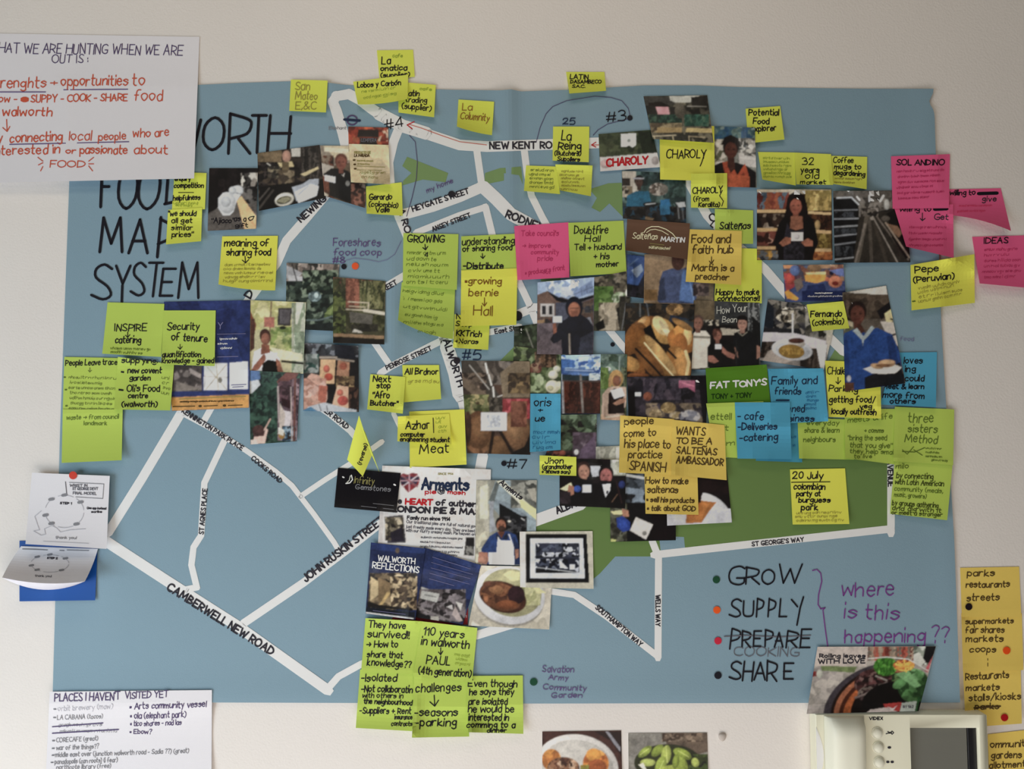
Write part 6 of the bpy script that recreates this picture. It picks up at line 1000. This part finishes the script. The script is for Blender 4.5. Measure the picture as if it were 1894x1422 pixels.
bk = [bm.verts.new((v.co.x, -HB - .0004, v.co.z)) for v in rim]
for i in range(len(rim)): k = (i + 1) % len(rim); bm.faces.new((rim[i], rim[k], bk[k], bk[i]))
bmesh.ops.recalc_face_normals(bm, faces=bm.faces[:]); hs = part('handset', bm, CREAM2, label='cream handset clipped to the left side')
# shallow finger scoop on the housing's left face
bm = bmesh.new(); n = 12; zc = zt - .052
c = [bm.verts.new((x0 + .0008 + .009 * math.sin(i / n * math.pi) , -HB - .0006, zc - .036 + .072 * i / n)) for i in range(n + 1)] ; e = [bm.verts.new((x0 + .0006, -HB - .0006, zc - .036 + .072 * i / n)) for i in range(n + 1)]
for i in range(n): bm.faces.new((e[i], c[i], c[i + 1], e[i + 1]))
r_ = bmesh.ops.extrude_face_region(bm, geom=bm.faces[:]); bmesh.ops.translate(bm, vec=(0, .0008, 0), verts=[g for g in r_['geom'] if isinstance(g, bmesh.types.BMVert)])
bmesh.ops.recalc_face_normals(bm, faces=bm.faces[:]); part('finger_grip', bm, mat('d8d4d0', .4, .4), bevel=0)
for k, (bx, by) in enumerate(((1622, 1355), (1624, 1381.5), (1625.5, 1409))):
    c = px_at(bx, by, HB); bm = bmesh.new(); prof = [(.0078, 0), (.0078, .0008), (.0069, .0012), (.0066, .0005), (.0064, .0020), (.0050, .0034), (.0028, .0041), (0.0001, .0043)]; n = 28; rings = []
    for r0, h0 in prof: rings.append([bm.verts.new((c[0] + r0 * math.cos(2 * math.pi * i / n), -HB - h0, c[2] + r0 * math.sin(2 * math.pi * i / n))) for i in range(n)])
    for a_, b_ in zip(rings[:-1], rings[1:]):
        for i in range(n): bm.faces.new((a_[i], a_[(i + 1) % n], b_[(i + 1) % n], b_[i]))
    bm.faces.new(rings[-1]); bmesh.ops.recalc_face_normals(bm, faces=bm.faces[:]); part('button', bm, CREAM2)
class Flat:
    def at(s, x, y, off=0): return P3(x, y, HB + off)
    def uv(s, x, y): return np.full(np.shape(x), .5), np.full(np.shape(x), .5)
    def slope(s): return 0
    ink = Sheet.ink
mb = MB(); fm = []; fl = Flat()
do_marks(fl, mb, [('VIDEX', 1608, 1331, 1633, 5, 'd', 0, 1.5), ('=', 'd', 1.6, 1639, 1357, 1646, 1355, 1642, 1353), ('=', 'd', 1.6, 1644, 1356, 1649, 1355), ('=', 'd', 1.4, 1650, 1352, 1653, 1355, 1650, 1358, 1647, 1355, 1650, 1352), ('=', 'd', 4.5, 1644, 1382.3, 1646, 1382.3), ('=', 'd', 4.5, 1641.5, 1409, 1643, 1409), ('=', 'd', 4.5, 1649.5, 1409, 1651, 1409)], fm, .0)
o = mb.build('printed_markings', fm, parent=root); o['label'] = 'black printed name and button symbols'
# flyer leaning on top of the intercom
s_ = Sheet([1512, 1196, 1731, 1195, 1699, 1315, 1492, 1320], (9, 9), tl=1, tr=1, drape=True); mb = MB()
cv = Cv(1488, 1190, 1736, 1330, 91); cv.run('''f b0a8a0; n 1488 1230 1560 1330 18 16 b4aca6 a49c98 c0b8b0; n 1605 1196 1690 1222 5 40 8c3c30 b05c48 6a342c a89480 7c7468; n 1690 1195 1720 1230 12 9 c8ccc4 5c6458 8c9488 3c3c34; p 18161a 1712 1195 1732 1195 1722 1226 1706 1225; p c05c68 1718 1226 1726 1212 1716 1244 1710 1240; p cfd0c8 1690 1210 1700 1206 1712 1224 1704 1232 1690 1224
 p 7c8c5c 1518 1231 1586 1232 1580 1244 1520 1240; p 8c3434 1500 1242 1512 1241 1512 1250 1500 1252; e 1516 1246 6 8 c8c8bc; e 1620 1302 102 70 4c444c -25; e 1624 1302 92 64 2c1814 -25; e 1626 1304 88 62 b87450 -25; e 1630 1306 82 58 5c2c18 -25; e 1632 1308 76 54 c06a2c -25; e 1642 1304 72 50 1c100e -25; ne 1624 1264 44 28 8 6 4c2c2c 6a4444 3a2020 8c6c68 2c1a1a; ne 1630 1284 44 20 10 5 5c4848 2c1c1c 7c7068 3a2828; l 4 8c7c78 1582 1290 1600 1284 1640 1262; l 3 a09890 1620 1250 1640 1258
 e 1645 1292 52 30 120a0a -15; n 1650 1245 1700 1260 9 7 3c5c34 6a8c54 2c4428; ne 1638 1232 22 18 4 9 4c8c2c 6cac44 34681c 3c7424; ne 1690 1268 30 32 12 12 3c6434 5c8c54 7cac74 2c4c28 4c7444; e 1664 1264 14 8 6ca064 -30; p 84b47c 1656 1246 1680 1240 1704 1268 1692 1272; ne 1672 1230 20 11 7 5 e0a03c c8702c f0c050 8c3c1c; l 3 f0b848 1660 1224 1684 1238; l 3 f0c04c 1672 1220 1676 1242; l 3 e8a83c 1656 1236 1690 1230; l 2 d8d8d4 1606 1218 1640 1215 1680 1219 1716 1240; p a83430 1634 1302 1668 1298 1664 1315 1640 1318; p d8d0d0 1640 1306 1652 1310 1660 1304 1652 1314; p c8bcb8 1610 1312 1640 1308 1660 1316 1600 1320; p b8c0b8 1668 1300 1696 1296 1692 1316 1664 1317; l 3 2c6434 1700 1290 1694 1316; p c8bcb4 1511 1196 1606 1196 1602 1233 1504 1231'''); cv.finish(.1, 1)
mats = [mat('VC', .32, .35), mat('d8d6d0', .6, .2)]; s_.body(mb, 1.25, cv); do_marks(s_, mb, [('Rolling leaves', 1516, 1216, 1600, 6.5, 'd', 0, 1.7), ('WITH LOVE', 1514, 1227, 1600, 8, 'd', -1, 2), ('81 182', 1670, 1309, 1690, 4, 'lg', 0, .9)], mats, .2)
o = mb.build('flyer', mats, vc=True); tag(o, 'food flyer titled WITH LOVE showing a dark stew, leaning on the intercom top', 'flyer', 'printed cards and flyers')
